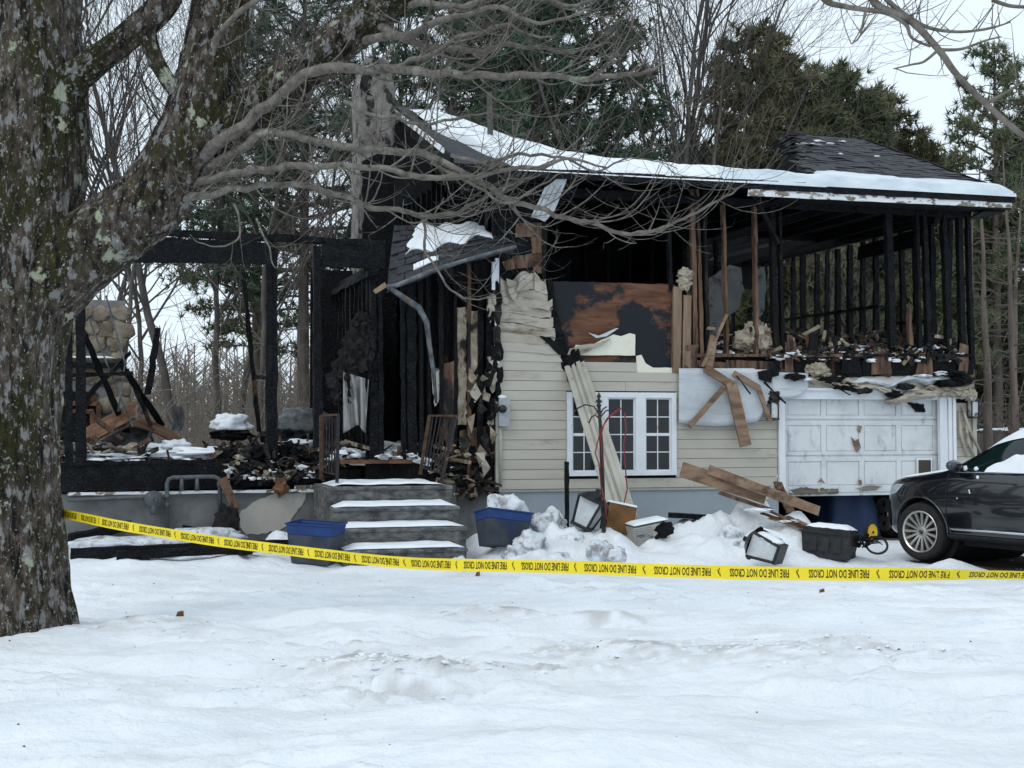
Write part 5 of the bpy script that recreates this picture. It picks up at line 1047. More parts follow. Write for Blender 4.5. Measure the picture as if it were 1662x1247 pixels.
# ------------------------------------------------------------------ fire tape
def tape():
    key = [(60, 824, 11.9, .0), (104, 834, 11.45, .0), (170, 848, 10.75, .05), (236, 860, 10.5, .05), (354, 879, 10.1, .04), (502, 898, 9.6, .02), (650, 911, 9.1, .0), (800, 918.5, 8.65, -.0), (1000, 924.5, 8.2, -.05), (1200, 929, 7.95, -.05), (1350, 931, 7.85, -.05), (1500, 932.5, 7.8, .35), (1600, 933, 7.78, .75), (1700, 934, 7.75, .9), (2000, 935, 7.7, .6), (2300, 900, 7.7, .2)]
    P = [at(k[0], k[1], k[2]) for k in key]; T = [k[3] for k in key]
    def cr_(a, b, c, d, t): return .5 * ((2 * b) + (c - a) * t + (2 * a - 5 * b + 4 * c - d) * t * t + (3 * b - a - 3 * c + d) * t ** 3)
    pts = []; tw = []
    for i in range(len(P) - 1):
        for j in range(12):
            t = j / 12; pts.append(cr_(P[max(0, i - 1)], P[i], P[i + 1], P[min(len(P) - 1, i + 2)], t)); tw.append(T[i] + (T[i + 1] - T[i]) * t)
    S = [0]
    for a, b in zip(pts, pts[1:]): S.append(S[-1] + (b - a).length)
    S = np.array(S); PX = np.array([list(p) for p in pts]); TW = np.array(tw)
    H = .0745
    def on(s, y, off):            # s along, y across (-.5 .. .5), off towards the viewer
        p = Vector([np.interp(s, S, PX[:, k]) for k in range(3)]); q = Vector([np.interp(s + .02, S, PX[:, k]) for k in range(3)]); d = (q - p).normalized() if (q - p).length > 1e-6 else Vector((1, 0, 0))
        w = float(np.interp(s, S, TW)) + .22 * nz3(s * 1.1, 3) + .12 * nz3(s * 4.1, 5); up = Vector((0, 0, 1)); n = d.cross(up).normalized()
        if n.y > 0: n = -n
        u2 = (d.cross(n)).normalized(); u2 = u2 if u2.z > 0 else -u2
        ax = (u2 * math.cos(w) + n * math.sin(w)); nn = (n * math.cos(w) - u2 * math.sin(w))
        return p + ax * (y * H) + nn * (off + .006 * nz3(s * 6, y * 2, 7)) + Vector((0, 0, .012 * nz3(s * .8, 8)))
    t = thing('fire_tape', 'yellow fire line barrier tape stretched from the big tree past the steps', 'tape', at(104, 834, 11.0))
    base = at(104, 834, 11.0); n = 400
    vs_ = []; L = S[-1] - .03
    for i in range(n + 1):
        for j in range(4): vs_.append(on(L * i / n, -.5 + j / 3, 0) - base)
    fs = [(i * 4 + j, i * 4 + 4 + j, i * 4 + 5 + j, i * 4 + j + 1) for i in range(n) for j in range(3)]
    MB().add(vs_, fs).build('ribbon', 'tape', t, True)
    fc = bpy.data.curves.new('lettering', 'FONT'); fc.body = 'FIRE LINE DO NOT CROSS'; fc.size = 1.0; fc.resolution_u = 2; fc.offset = .018
    fo = bpy.data.objects.new('lettering', fc); col.objects.link(fo); dg = bpy.context.evaluated_depsgraph_get(); me = bpy.data.meshes.new_from_object(fo.evaluated_get(dg))
    col.objects.unlink(fo); bpy.data.objects.remove(fo)
    co = np.array([v.co[:] for v in me.vertices]); tris = [tuple(p.vertices) for p in me.polygons]
    mn, mx = co.min(0), co.max(0); REP = .432; TL = .325; s0 = .12; 
    while s0 < L - .5:
        def put(x, y, off=.0016): return on(min(L, max(0.0, s0 + x)), y, off) - base
        if s0 >= 0:
            txt = MB(); emb = MB()
            vv = [put(TL * (1 - (c[0] - mn[0]) / (mx[0] - mn[0])), -(((c[1] - mn[1]) / (mx[1] - mn[1])) - .5) * .62) for c in co]   # printed upside down
            txt.add(vv, tris)
            cx = TL + .045
            for (ox, oy, r) in [(0, 0, .0045), (.006, -.15, .004), (-.003, .14, .004), (.009, -.25, .0035), (.004, .25, .0035)]:
                q = [put(cx + ox + r * math.cos(a), oy + r / H * math.sin(a)) for a in np.linspace(0, 6.28, 7)[:-1]]; emb.add(q, [tuple(range(6))])
                q = [put(cx + ox - r * .3, oy - .10), put(cx + ox + r * .5, oy - .10), put(cx + ox + r * .3, oy + .10), put(cx + ox - r * .5, oy + .10)]; emb.add(q, [(0, 1, 2, 3)])
            txt.build('printed_lettering', 'tapeink', t); emb.build('printed_emblem', 'tapeink', t)
        s0 += REP
tape()

# ------------------------------------------------------------------ cars
def build_car(loc, rz, label, paint, group=None, rims='rim', detail=True):
    t = thing('parked_car', label, 'car', loc, rz, group)
    ST = [(2.20, .40, .40, .82, .80), (2.15, .68, .32, .92, .88), (2.02, .84, .26, 1.0, .94), (1.78, .92, .24, 1.045, .98), (1.48, .95, .24, 1.08, 1.015), (1.2, .955, .24, 1.12, 1.045), (1.02, .958, .24, 1.16, 1.06), (.66, .96, .24, 1.40, 1.075), (.30, .96, .24, 1.60, 1.085), (-.1, .96, .24, 1.68, 1.095), (-.8, .96, .24, 1.69, 1.10), (-1.5, .955, .24, 1.66, 1.115), (-1.95, .94, .26, 1.58, 1.13), (-2.2, .90, .30, 1.36, 1.13), (-2.33, .82, .36, 1.10, 1.02), (-2.38, .6, .45, .95, .92)]
    def section(w, zb, zt, belt):
        cab = max(0, min(1, (zt - belt - .08) / .35)); wr = w - .10 - .16 * cab
        return [(0, zb), (w - .10, zb), (w - .02, zb + .12), (w - .035, zb + .22), (w, zb + .40), (w - .005, belt - .16), (w - .035, belt - .03), (w - .06, belt), (w - .075 - .02 * cab, belt + (zt - belt) * .22), (wr + .02, zt - .09 * (.35 + .65 * cab)), (wr - .12, zt - .03), (0, zt)]
    secs = [section(*s[1:]) for s in ST]; K = len(secs[0]); vs_ = []; fs = []
    for s, sec in zip(ST, secs):
        for (y, z) in sec: vs_.append((s[0], y, z))
        for (y, z) in reversed(sec[1:-1]): vs_.append((s[0], -y, z))
    W = 2 * K - 2
    for i in range(len(ST) - 1):
        for j in range(W):
            q = (j + 1) % W; fs.append((i * W + j, i * W + W + j, i * W + W + q, i * W + q))
    fs.append(tuple(range(W))); fs.append(tuple(reversed(range((len(ST) - 1) * W, len(ST) * W))))
    tmp = MB().add(vs_, fs).build('body', paint, None, True)
    sb = tmp.modifiers.new('s', 'SUBSURF'); sb.levels = 2; sb.render_levels = 2
    cut = MB()
    for ax in (1.41, -1.41):
        for sd_ in (-1, 1): cut.tube([(ax, sd_ * .62, .36), (ax, sd_ * 1.2, .36)], .425, 40)
    co = cut.build('cutter', 'blackplastic'); bo = tmp.modifiers.new('c', 'BOOLEAN'); bo.object = co; bo.operation = 'DIFFERENCE'; bo.solver = 'EXACT'
    dg = bpy.context.evaluated_depsgraph_get(); me = bpy.data.meshes.new_from_object(tmp.evaluated_get(dg)); me.name = 'body'
    bpy.data.objects.remove(tmp); bpy.data.objects.remove(co)
    me.materials.clear(); me.materials.append(MAT[paint])
    me.polygons.foreach_set('material_index', [0] * len(me.polygons)); me.polygons.foreach_set('use_smooth', [True] * len(me.polygons))
    body = link('body', me, t)
    bmm = bmesh.new(); bmm.from_mesh(me); from mathutils.bvhtree import BVHTree; bv = BVHTree.FromBMesh(bmm); bmm.free()
    def side(x, z, s, off):
        h = bv.ray_cast(Vector((x, s * 3, z)), Vector((0, -s, 0)))
        y = h[0].y if h[0] is not None else s * .9
        return Vector((x, y + s * off, z))
    def top(x, y, off):
        h = bv.ray_cast(Vector((x, y, 4)), Vector((0, 0, -1))); return Vector((x, y, (h[0].z if h[0] is not None else 1) + off))
    def patch(name, mat, poly, s, off, parent=t, n=14):
        # polygon in (x, z) laid on the side surface as a fine grid of strips
        xs = [p[0] for p in poly]; x0, x1 = min(xs), max(xs); rows = []
        for i in range(n + 1):
            x = x0 + (x1 - x0) * (i / n * .998 + .001); zs = []
            for a, b in zip(poly, poly[1:] + poly[:1]):
                if (a[0] - x) * (b[0] - x) <= 0 and a[0] != b[0]: zs.append(a[1] + (b[1] - a[1]) * (x - a[0]) / (b[0] - a[0]))
            rows.append((x, min(zs), max(zs)))
        return MB().grid(lambda a, b: side(rows[int(round(a * n))][0], rows[int(round(a * n))][1] + (rows[int(round(a * n))][2] - rows[int(round(a * n))][1]) * b, s, off), n, 8).build(name, mat, parent, True)
    for s in (-1, 1):
        fw = patch('side_window', 'carglass', [(.88, 1.125), (.27, 1.50), (.05, 1.565), (-.25, 1.58), (-.25, 1.135)], s, .004)
        rw = patch('side_window', 'carglass', [(-.30, 1.135), (-.30, 1.58), (-.95, 1.57), (-1.38, 1.52), (-1.38, 1.155)], s, .004)
        patch('side_window', 'carglass', [(-1.43, 1.16), (-1.43, 1.51), (-1.75, 1.44), (-1.95, 1.20)], s, .004)
        pts = [side(.9 - 2.78 * i / 30, 1.112 + .04 * i / 30, s, .008) for i in range(31)]; MB().tube(pts, .008, 5).build('belt_trim', 'chrome', t, True)
        pts = [side(.93 - 1.88 * i / 24, .425, s, .012) for i in range(25)]; MB().tube(pts, .018, 6).build('side_moulding', 'chrome', t, True)
        for xs in (.98, -.275, -1.25):
            pts = [side(xs - (.0 if xs > -1 else -.1 * (i / 14)), .33 + .76 * i / 14, s, .001) for i in range(15)]; MB().tube(pts, .006, 4).build('door_seam', 'blackplastic', t)
        for xh in (-.10, -1.12): MB().tube([side(xh + .09, .985, s, .0), side(xh + .07, .985, s, .03), side(xh - .09, .99, s, .03), side(xh - .11, .99, s, .0)], .014, 6).build('door_handle', paint, t, True)
        mp = side(.82, 1.13, s, .0); MB().lump(mp + Vector((-.02, s * .14, .06)), (.075, .12, .075), .12, 1, 3).build('mirror', paint, t, True)
        MB().beam(mp, mp + Vector((0, s * .1, .02)), .06, .04).build('mirror_arm', 'blackplastic', t)
        patch('sill', 'blackplastic', [(.98, .27), (-.98, .27), (-.98, .36), (.98, .36)], s, .012)
        hl = [(2.12, .76), (1.84, .82), (1.70, .94), (1.86, .94), (2.06, .88)]; patch('headlamp', 'headlamp', hl, s, .006)
        for ax in (1.41, -1.41):
            arch = MB()
            pa = [Vector((ax + .435 * math.cos(a), side(ax + .45 * math.cos(a), max(.3, .36 + .45 * math.sin(a)), s, .002).y, .36 + .435 * math.sin(a))) for a in np.linspace(-.15, math.pi + .15, 30)]; arch.tube(pa, .014, 5)
            arch.build('arch_lip', paint, t, True)
    def ws(a, b, x0=1.0, x1=.32):
        x = x0 + (x1 - x0) * b; y = (-1 + 2 * a) * (.80 - .13 * b); p = top(x, y, .004); return p
    MB().grid(ws, 16, 12).build('windscreen', 'carglass', t, True)
    MB().grid(lambda a, b: top(-2.0 - .22 * b, (-1 + 2 * a) * (.66 + .04 * b), .004), 14, 6).build('rear_window', 'carglass', t, True)
    MB().box(2.11, 2.19, -.36, .36, .5, .74).build('radiator_grille', 'chrome', t)
    MB().box(-2.2, 2.05, -.6, .6, .2, .3).build('underbody', 'blackplastic', t)
    for ax in (1.41, -1.41):
        for s in (-1, 1):
            w = bpy.data.objects.new('wheel', None); col.objects.link(w); w.parent = t; w.location = (ax, s * .84, .36); w.rotation_euler = (0, 0, (R(4) if ax > 0 else 0))
            MB().lathe([(.245, -.10), (.30, -.115), (.345, -.105), (.36, -.07), (.362, 0), (.36, .07), (.345, .105), (.30, .115), (.255, .10)], (0, 0, 0), (0, 1, 0), 48).build('tyre', 'tyre', w, True)
            rim = MB(); rim.lathe([(.262, s * .105), (.255, s * .112), (.24, s * .10), (.235, -s * .05)], (0, 0, 0), (0, 1, 0), 48)
            rim.lathe([(0, s * .075), (.05, s * .075), (.06, s * .06), (.06, -s * .03)], (0, 0, 0), (0, 1, 0), 20)
            ns_ = 15 if rims == 'rim' else 5
            for k in range(ns_):
                a = 2 * math.pi * k / ns_; d = Vector((math.cos(a), 0, math.sin(a))); ww = .030 if ns_ > 8 else .11
                rim.beam(d * .045 + Vector((0, s * .055, 0)), d * .245 + Vector((0, s * .088, 0)), ww * .8, .02, (0, 1, 0), taper=1.35)
            rim.build('rim', 'rim', w, False)
            MB().lathe([(0, s * .0), (.232, s * .0), (.232, -s * .02)], (0, 0, 0), (0, 1, 0), 24).build('brake_disc', 'blackplastic', w)
            MB().lathe([(0, s * .079), (.032, s * .077), (.034, s * .06)], (0, 0, 0), (0, 1, 0), 14).build('hub_cap', 'chrome', w)
    for ax in (1.41, -1.41): MB().tube([(ax, -.7, .36), (ax, .7, .36)], .42, 28).build('wheel_well', 'blackplastic', t)
    return t, top, side
TH = R(58); cdir = Vector((-math.cos(TH), math.sin(TH), 0)); cleft = Vector((-math.sin(TH), -math.cos(TH), 0))
fwheel = at(1496, 866, 17.75); cbase = Vector((fwheel.x, fwheel.y, .03)) - cdir * 1.41 - cleft * .90
car, ctop, cside = build_car(cbase, math.atan2(cdir.y, cdir.x), 'glossy black crossover car parked before the garage door', 'carblack')
def csnow(a, b):
    x = 2.02 - .95 * a; y = .80 - .42 * b + .06 * nz3(a * 6, 2) - .10 * (1 - a); p = ctop(x, y, .0); e = min(1, 6 * min(a, 1 - a, b + .03, 1 - b)); return p + Vector((0, 0, .006 + .035 * max(0, e)))
MB().grid(csnow, 30, 10).build('hood_snow', 'snow_clean', car, True)
def rsnow(a, b):
    x = .55 - 2.2 * a; y = .72 - .5 * b; p = ctop(x, y, 0); e = min(1, 6 * min(a, 1 - a, b + .05, 1 - b)); return p + Vector((0, 0, .006 + .05 * max(0, e)))
MB().grid(rsnow, 30, 8).build('roof_snow', 'snow_clean', car, True)
def wsnow(a, b):
    x = .42 - 1.0 * a; z = 1.128 + (.05 + .22 * math.sin(a * 2.6) * (.8 + .25 * nz3(a * 7, 1))) * b; p = cside(x, z, 1, .008); return p + Vector((0, .035 * (1 - b) + .01 * nz3(a * 9, b * 4), 0))
MB().grid(wsnow, 24, 8).build('window_snow', 'snow_clean', car, True)
for (x, z, r) in [(.52, 1.06, .022), (.62, .90, .012), (.61, .875, .012), (.8, .80, .008), (.75, 1.16, .035), (.58, 1.16, .03)]:
    MB().lump(cside(x, z, 1, .01), (r, r * .5, r), .5, 2, 2).build('snow_clot', 'snow_clean', car, True)
sc_ = HO + HU * (hp(1434, 855, .62).x + .95) + HV * (.62 + 1.41)
build_car(Vector((sc_.x, sc_.y, -.02)), HA + math.pi / 2 + math.pi, 'silver grey car inside the half open garage behind the black car', 'carsilver', rims='five')
# dark patch laid over the ground under the black car
p0 = cbase + cleft * .2; dk = MB(); 
def dkf(a, b): 
    q = cbase + cdir * (-2.6 + 4.2 * a) + cleft * (-.9 + 1.9 * b + .15 * nz3(a * 5, 1)); return (q.x, q.y, gz(q.x, q.y) + .004)
dko = dk.grid(dkf, 40, 20).build('under_car_patch', 'darkground'); tag(dko, 'dark patch of ground under the black car', kind='structure')

# low snow covered wall at the right behind the car
lw = thing('low_wall', 'low brown retaining wall with a thick snow cap behind the black car', 'wall', at(1660, 735, 30))
MB().box(-1.0, 6, 0, .5, -1.6, .42).build('wall_body', 'greybark', lw)
MB().grid(lambda a, b: (-1.0 + 7.0 * a, -.05 + .6 * b, .424 + .14 * min(1, 5 * min(a + .02, b + .03, 1.03 - b)) ** .6 + .03 * nz3(a * 12, b * 2)), 40, 8).build('wall_snow', 'snow_clean', lw, True)

# ------------------------------------------------------------------ the big maple in front
def spl(key, n=8):
    """smooth path through keys (px, py, Y, r) -> world points and radii"""
    P = [at(k[0], k[1], k[2]) for k in key]; Rr = [k[3] for k in key]; pts = []; rad = []
    for i in range(len(P) - 1):
        a, b, c, d = P[max(0, i - 1)], P[i], P[i + 1], P[min(len(P) - 1, i + 2)]
        for j in range(n):
            t = j / n; pts.append(.5 * ((2 * b) + (c - a) * t + (2 * a - 5 * b + 4 * c - d) * t * t + (3 * b - a - 3 * c + d) * t ** 3)); rad.append(Rr[i] + (Rr[i + 1] - Rr[i]) * t)
    pts.append(P[-1]); rad.append(Rr[-1]); return pts, rad
def bark_tube(mb, pts, rads, n=40, amp=.02, flare=0):
    vs_ = []; fs = []; m = len(pts); prev = None; L = 0
    for i, p in enumerate(pts):
        if i: L += (p - pts[i - 1]).length
        d = (pts[min(i + 1, m - 1)] - pts[max(i - 1, 0)]).normalized()
        x = (prev - d * prev.dot(d)).normalized() if prev is not None else Vector((1, 0, 0)) - d * d.x
        x.normalize(); prev = x; y = d.cross(x)
        for k in range(n):
            a = 2 * math.pi * k / n; c, s = math.cos(a), math.sin(a); r = rads[i]
            rid = 1 - abs(noise.noise(Vector((c * 5.5, s * 5.5, L * 1.1)))) * 2; rid2 = noise.noise(Vector((c * 14, s * 14, L * 5)))
            big = noise.noise(Vector((c * 1.2 + 5, s * 1.2, L * .9)))
            f = 1 + flare * math.exp(-L / .28) * (1 + .5 * math.sin(a * 5 + 1))
            vs_.append(p + (x * c + y * s) * (r * f * (1 + .10 * big) + amp * (rid * .9 + rid2 * .55) * min(1, r / .2 + .2)))
    for i in range(m - 1):
        for k in range(n):
            q = (k + 1) % n; fs.append((i * n + k, i * n + q, i * n + n + q, i * n + n + k))
    mb.add(vs_, fs)
def dense(pts, rads, step):
    o = []; r = []
    for i in range(len(pts) - 1):
        k = max(1, int((pts[i + 1] - pts[i]).length / step))
        for j in range(k): o.append(pts[i].lerp(pts[i + 1], j / k)); r.append(rads[i] + (rads[i + 1] - rads[i]) * j / k)
    o.append(pts[-1]); r.append(rads[-1]); return o, r
DT = 11.35
maple = thing('maple_tree', 'huge old maple with mossy, lichen spotted bark at the left edge', 'tree', Vector((at(22, 1010, DT).x, DT, 0)))
MB_ORG = maple.location.copy()
def local(pts): return [p - MB_ORG for p in pts]
tm = MB(); p, r = dense(*spl([(12, 1040, DT, .49), (12, 960, DT, .44), (8, 820, DT, .42), (4, 640, DT, .42), (14, 480, DT, .48), (26, 350, DT, .50), (40, 180, DT, .48), (35, 60, DT, .44), (28, -120, DT, .42)], 6), .03); bark_tube(tm, local(p), r, 96, .036, .09); tm.build('trunk', 'bark', maple, True)
LIMBS = [[(20, 520, DT, .34), (90, 440, DT - .05, .34), (180, 375, DT - .1, .285), (255, 315, DT - .15, .27), (310, 225, DT - .15, .26), (340, 120, DT - .1, .245), (360, 20, DT, .235), (385, -110, DT, .22)],
         [(285, 290, DT - .1, .2), (370, 210, DT - .2, .18), (450, 145, DT - .3, .165), (530, 85, DT - .4, .15), (610, 20, DT - .5, .14), (700, -50, DT - .6, .12)],
         [(90, 150, DT - .1, .14), (150, 105, DT - .25, .105), (205, 62, DT - .3, .10), (262, 10, DT - .3, .10), (300, -60, DT - .3, .09)],
         [(238, 42, DT - .3, .06), (252, 95, DT - .3, .055), (285, 150, DT - .25, .05)]]
for L in LIMBS:
    lm = MB(); p, r = dense(*spl(L, 6), .03); bark_tube(lm, local(p), r, 60, .026); lm.build('limb', 'bark', maple, True)
# long side branches and their twigs
BR = [[(270, 300, DT - .1, .085), (400, 200, DT - .5, .058), (472, 141, DT - .6, .052), (530, 110, DT - .7, .048), (631, 115, DT - .9, .042), (745, 121, DT - 1.1, .036), (860, 125, DT - 1.2, .03), (1000, 127, DT - 1.3, .022), (1045, 122, DT - 1.3, .016), (1078, 98, DT - 1.3, .008)],
      [(262, 310, DT - .1, .07), (375, 252, DT - .35, .045), (429, 222, DT - .5, .042), (510, 230, DT - .6, .038), (579, 239, DT - .7, .036), (640, 242, DT - .8, .034), (717, 262, DT - .9, .032), (775, 291, DT - .9, .029), (818, 320, DT - .9, .026), (860, 340, DT - .9, .023), (902, 347, DT - .9, .021), (950, 359, DT - .9, .019), (1048, 382, DT - .9, .016), (1085, 368, DT - .9, .013), (1139, 340, DT - .9, .011), (1191, 313, DT - .9, .008), (1217, 293, DT - .9, .004)],
      [(245, 312, DT - .1, .065), (330, 290, DT - .3, .042), (400, 276, DT - .5, .038), (458, 274, DT - .7, .034), (520, 270, DT - .8, .032), (579, 272, DT - .9, .03), (660, 282, DT - 1, .027), (746, 288, DT - 1.0, .024), (860, 272, DT - 1.1, .018), (930, 262, DT - 1.1, .013), (985, 270, DT - 1.1, .006)],
      [(215, 345, DT - .1, .06), (300, 322, DT - .3, .038), (400, 305, DT - .4, .034), (487, 302, DT - .6, .03), (562, 320, DT - .7, .027), (602, 337, DT - .7, .025), (674, 346, DT - .8, .021), (732, 346, DT - .8, .018), (775, 325, DT - .8, .015), (818, 305, DT - .8, .011), (860, 285, DT - .8, .006)],
      [(570, 60, DT - .4, .05), (650, 55, DT - .8, .036), (730, 30, DT - 1.0, .03), (800, 18, DT - 1.2, .024), (880, 30, DT - 1.3, .016), (960, 15, DT - 1.3, .008)],
      [(600, 35, DT - .5, .05), (690, 70, DT - .8, .032), (760, 85, DT - .9, .026), (850, 70, DT - 1.0, .02), (920, 90, DT - 1.0, .013), (990, 75, DT - 1.0, .006)],
      [(640, 115, DT - .9, .03), (690, 92, DT - 1, .024), (750, 62, DT - 1, .02), (820, 45, DT - 1.1, .015), (900, 62, DT - 1.1, .008)],
      [(640, 5, DT - .5, .04), (740, 8, DT - .9, .03), (840, -5, DT - 1, .025), (930, 10, DT - 1, .018), (1010, -10, DT - 1, .012), (1090, 20, DT - 1, .006)],
      [(560, 165, DT - .7, .02), (620, 190, DT - .8, .018), (700, 200, DT - .9, .014), (780, 185, DT - .9, .010), (840, 195, DT - .9, .005)],
      [(335, 150, DT - .1, .04), (352, 70, DT - .4, .034), (385, 25, DT - .5, .028), (440, -20, DT - .6, .024)],
      [(683, 350, DT - .8, .014), (691, 378, DT - .8, .012), (689, 407, DT - .8, .011), (712, 440, DT - .85, .009), (735, 475, DT - .85, .008), (765, 490, DT - .85, .006), (800, 476, DT - .85, .003)],
      [(700, 262, DT - .9, .016), (770, 300, DT - .95, .014), (830, 330, DT - 1, .012), (880, 300, DT - 1, .008), (915, 285, DT - 1, .004)],
      [(420, 415 - 60, DT - .5, .010), (430, 385, DT - .5, .008), (440, 420, DT - .5, .006), (450, 432, DT - .5, .004)],
      [(380, 330, DT - .4, .012), (390, 380, DT - .4, .009), (355, 402, DT - .4, .006), (325, 398, DT - .4, .004), (310, 385, DT - .4, .003)],
      [(730, 250, DT - .9, .018), (800, 262, DT - 1.0, .016), (880, 250, DT - 1.0, .013), (960, 275, DT - 1.0, .010), (1030, 262, DT - 1.0, .006), (1100, 275, DT - 1, .003)]]
bm_ = MB(); twm = MB(); rt_ = random.Random(12)
def twig(p, d, L, r, lev):
    n = max(3, int(L / .06)); pts = [p]; rad = [r]; c = p.copy(); dd = d.normalized()
    for i in range(n):
        dd = (dd + Vector((rt_.uniform(-.16, .16), rt_.uniform(-.16, .16), rt_.uniform(-.12, .12) + .17)) * .8).normalized()
        c = c + dd * (L / n); pts.append(c.copy()); rad.append(r * (1 - .62 * (i + 1) / n))
        if lev > 0 and i > 0 and rt_.random() < .42:
            sd_ = Vector((rt_.uniform(-1, 1), rt_.uniform(-.7, .7), rt_.uniform(-.5, .3))).normalized()
            twig(c, (dd * .5 + sd_).normalized(), L * rt_.uniform(.3, .6), rad[-1] * .72, lev - 1)
    twm.tube(pts, rad, 3 if r < .006 else 4, cap=False)
for L in BR:
    p, r = spl(L, 8); r = [x_ * .78 for x_ in r]; p = [q + Vector((.03 * nz3(q.x * 5, q.z * 5), 0, .045 * nz3(q.x * 4, q.z * 4, 9) + .02 * nz3(q.x * 11, q.z * 9, 2))) for q in p]; p = local(p); pd, rd = dense(p, r, .035); bark_tube(bm_, pd, rd, 10, .006)
    for i in range(6, len(p)):
        seg = (p[i] - p[i - 1]).length
        if rt_.random() < seg * 8.5:
            d = (p[i] - p[i - 1]).normalized(); s = Vector((rt_.uniform(-.3, .8), rt_.uniform(-1, 1), rt_.uniform(-1.0, .7))).normalized()
            twig(p[i], (d * .6 + s).normalized(), rt_.uniform(.25, .9), max(.0035, min(.0085, r[i] * .45)), 2)
bm_.build('branch', 'twig', maple, True); o_ = twm.build('twigs', 'twig', maple, True, kind='stuff')

# the other tree's branch hanging in from the top right (its trunk stands out of the frame)
DR = 6.6
ot = thing('overhanging_tree', 'bare branch with fine upturned twigs hanging in at the top right', 'tree', Vector((4.6, 7.0, 0))); MB_ORG = ot.location.copy()
tk = MB(); pts = [Vector((0, 0, -.1)), Vector((.05, 0, 1.5)), Vector((0, .05, 3.2)), Vector((-.15, .1, 5.0)), Vector((-.2, .1, 7.5))]; pp, rr_ = dense(pts, [.34, .3, .28, .24, .16], .06); bark_tube(tk, pp, rr_, 36, .02, .2); tk.build('trunk', 'bark', ot, True)
bm_ = MB(); twm = MB()
lim = [Vector((-.1, .05, 4.3)), Vector((-.9, -.1, 5.0)), Vector((-1.9, -.2, 5.15)), at(1400, -160, DR) - MB_ORG]; bm_.tube(lim, [.09, .07, .045, .03], 8)
BR2 = [[(1400, -160, DR, .03), (1410, -60, DR, .024), (1420, 5, DR, .020), (1475, 32, DR, .018), (1523, 81, DR, .0165), (1553, 122, DR, .0155), (1600, 169, DR, .0145), (1655, 216, DR, .013), (1720, 260, DR, .009)],
       [(1400, -160, DR, .02), (1330, -40, DR, .016), (1338, 0, DR, .014), (1372, 11, DR, .013), (1404, 16, DR, .012), (1440, 22, DR, .011), (1470, 40, DR, .010), (1480, 62, DR, .007), (1510, 76, DR, .006)],
       [(1415, -40, DR, .016), (1440, 0, DR, .013), (1475, 28, DR, .011), (1510, 46, DR, .009), (1560, 52, DR, .007), (1610, 45, DR, .005), (1640, 36, DR, .003)],
       [(1523, 81, DR, .009), (1560, 80, DR, .007), (1600, 66, DR, .005), (1625, 60, DR, .003)], [(1523, 81, DR, .008), (1500, 100, DR, .006), (1480, 105, DR, .005), (1450, 112, DR, .003)],
       [(1600, 168, DR, .009), (1630, 152, DR, .007), (1662, 132, DR, .005), (1690, 110, DR, .003)], [(1610, 0, DR, .010), (1640, 10, DR, .009), (1680, 12, DR, .008)], [(1405, 15, DR, .007), (1400, 40, DR, .005), (1395, 60, DR, .004), (1382, 72, DR, .003)]]
for L in BR2:
    p, r = spl(L, 6); p = local(p); bm_.tube(p, r, 7)
    for i in range(8, len(p)):
        if rt_.random() < (p[i] - p[i - 1]).length * 24: twig(p[i], Vector((rt_.uniform(-.6, 1), rt_.uniform(-.5, .5), rt_.uniform(-.5, 1))), rt_.uniform(.10, .34), .0035, 2)
bm_.build('branch', 'twig', ot, True); twm.build('twigs', 'twig', ot, True, kind='stuff')

# ------------------------------------------------------------------ woods behind the house
def bare_tree(seed, h, r0, spread, nlimb, twigk=1.0):
    g = random.Random(seed); big = MB(); fine = MB()
    def grow(p, d, L, r, lev):
        n = max(3, int(L / (.55 if lev > 1 else .3))); pts = [p.copy()]; rad = [r]; c = p.copy(); dd = d.copy()
        for i in range(n):
            dd = (dd + Vector((g.uniform(-.14, .14), g.uniform(-.14, .14), g.uniform(-.06, .12)))).normalized(); c = c + dd * (L / n); pts.append(c.copy()); rad.append(max(.004, r * (1 - .75 * (i + 1) / n)))
            if lev > 0 and i > (n * .28 if lev == 3 else 0):
                for q in range(g.choice([1, 1, 2]) if lev == 3 else g.choice([0, 1, 1] if lev == 2 else [1, 1, 2])):
                    a = g.uniform(0, 6.283); o = dd.orthogonal().normalized(); o2 = dd.cross(o); s = o * math.cos(a) + o2 * math.sin(a)
                    nd = (dd * g.uniform(.55, 1.0) + s * spread * g.uniform(.6, 1.1) + Vector((0, 0, .18))).normalized()
                    grow(c, nd, L * g.uniform(.28, .5) * (1.15 if lev == 3 else 1), rad[-1] * g.uniform(.45, .65), lev - 1)
        (big if lev >= 2 else fine).tube(pts, rad, 7 if lev == 3 else (4 if lev == 2 else 3), cap=False)
    grow(Vector((0, 0, -.3)), Vector((g.uniform(-.06, .06), g.uniform(-.06, .06), 1)).normalized(), h, r0, 3)
    return big, fine
def mesh_of(mb, name, mat, smooth=False):
    me = bpy.data.meshes.new(name); me.from_pydata(mb.v, [], mb.f); me.materials.append(MAT[mat])
    if smooth: me.polygons.foreach_set('use_smooth', [True] * len(me.polygons))
    return me
BARE = []
for sd_, h, r0, sp in [(1, 13, .11, .75), (2, 11, .09, .9), (3, 14, .13, .6), (4, 10, .07, .8), (5, 12, .10, 1.0)]:
    b_, f_ = bare_tree(sd_, h, r0, sp, 0); BARE.append((mesh_of(b_, 'trunk', 'greybark', True), mesh_of(f_, 'crown', 'greybark')))
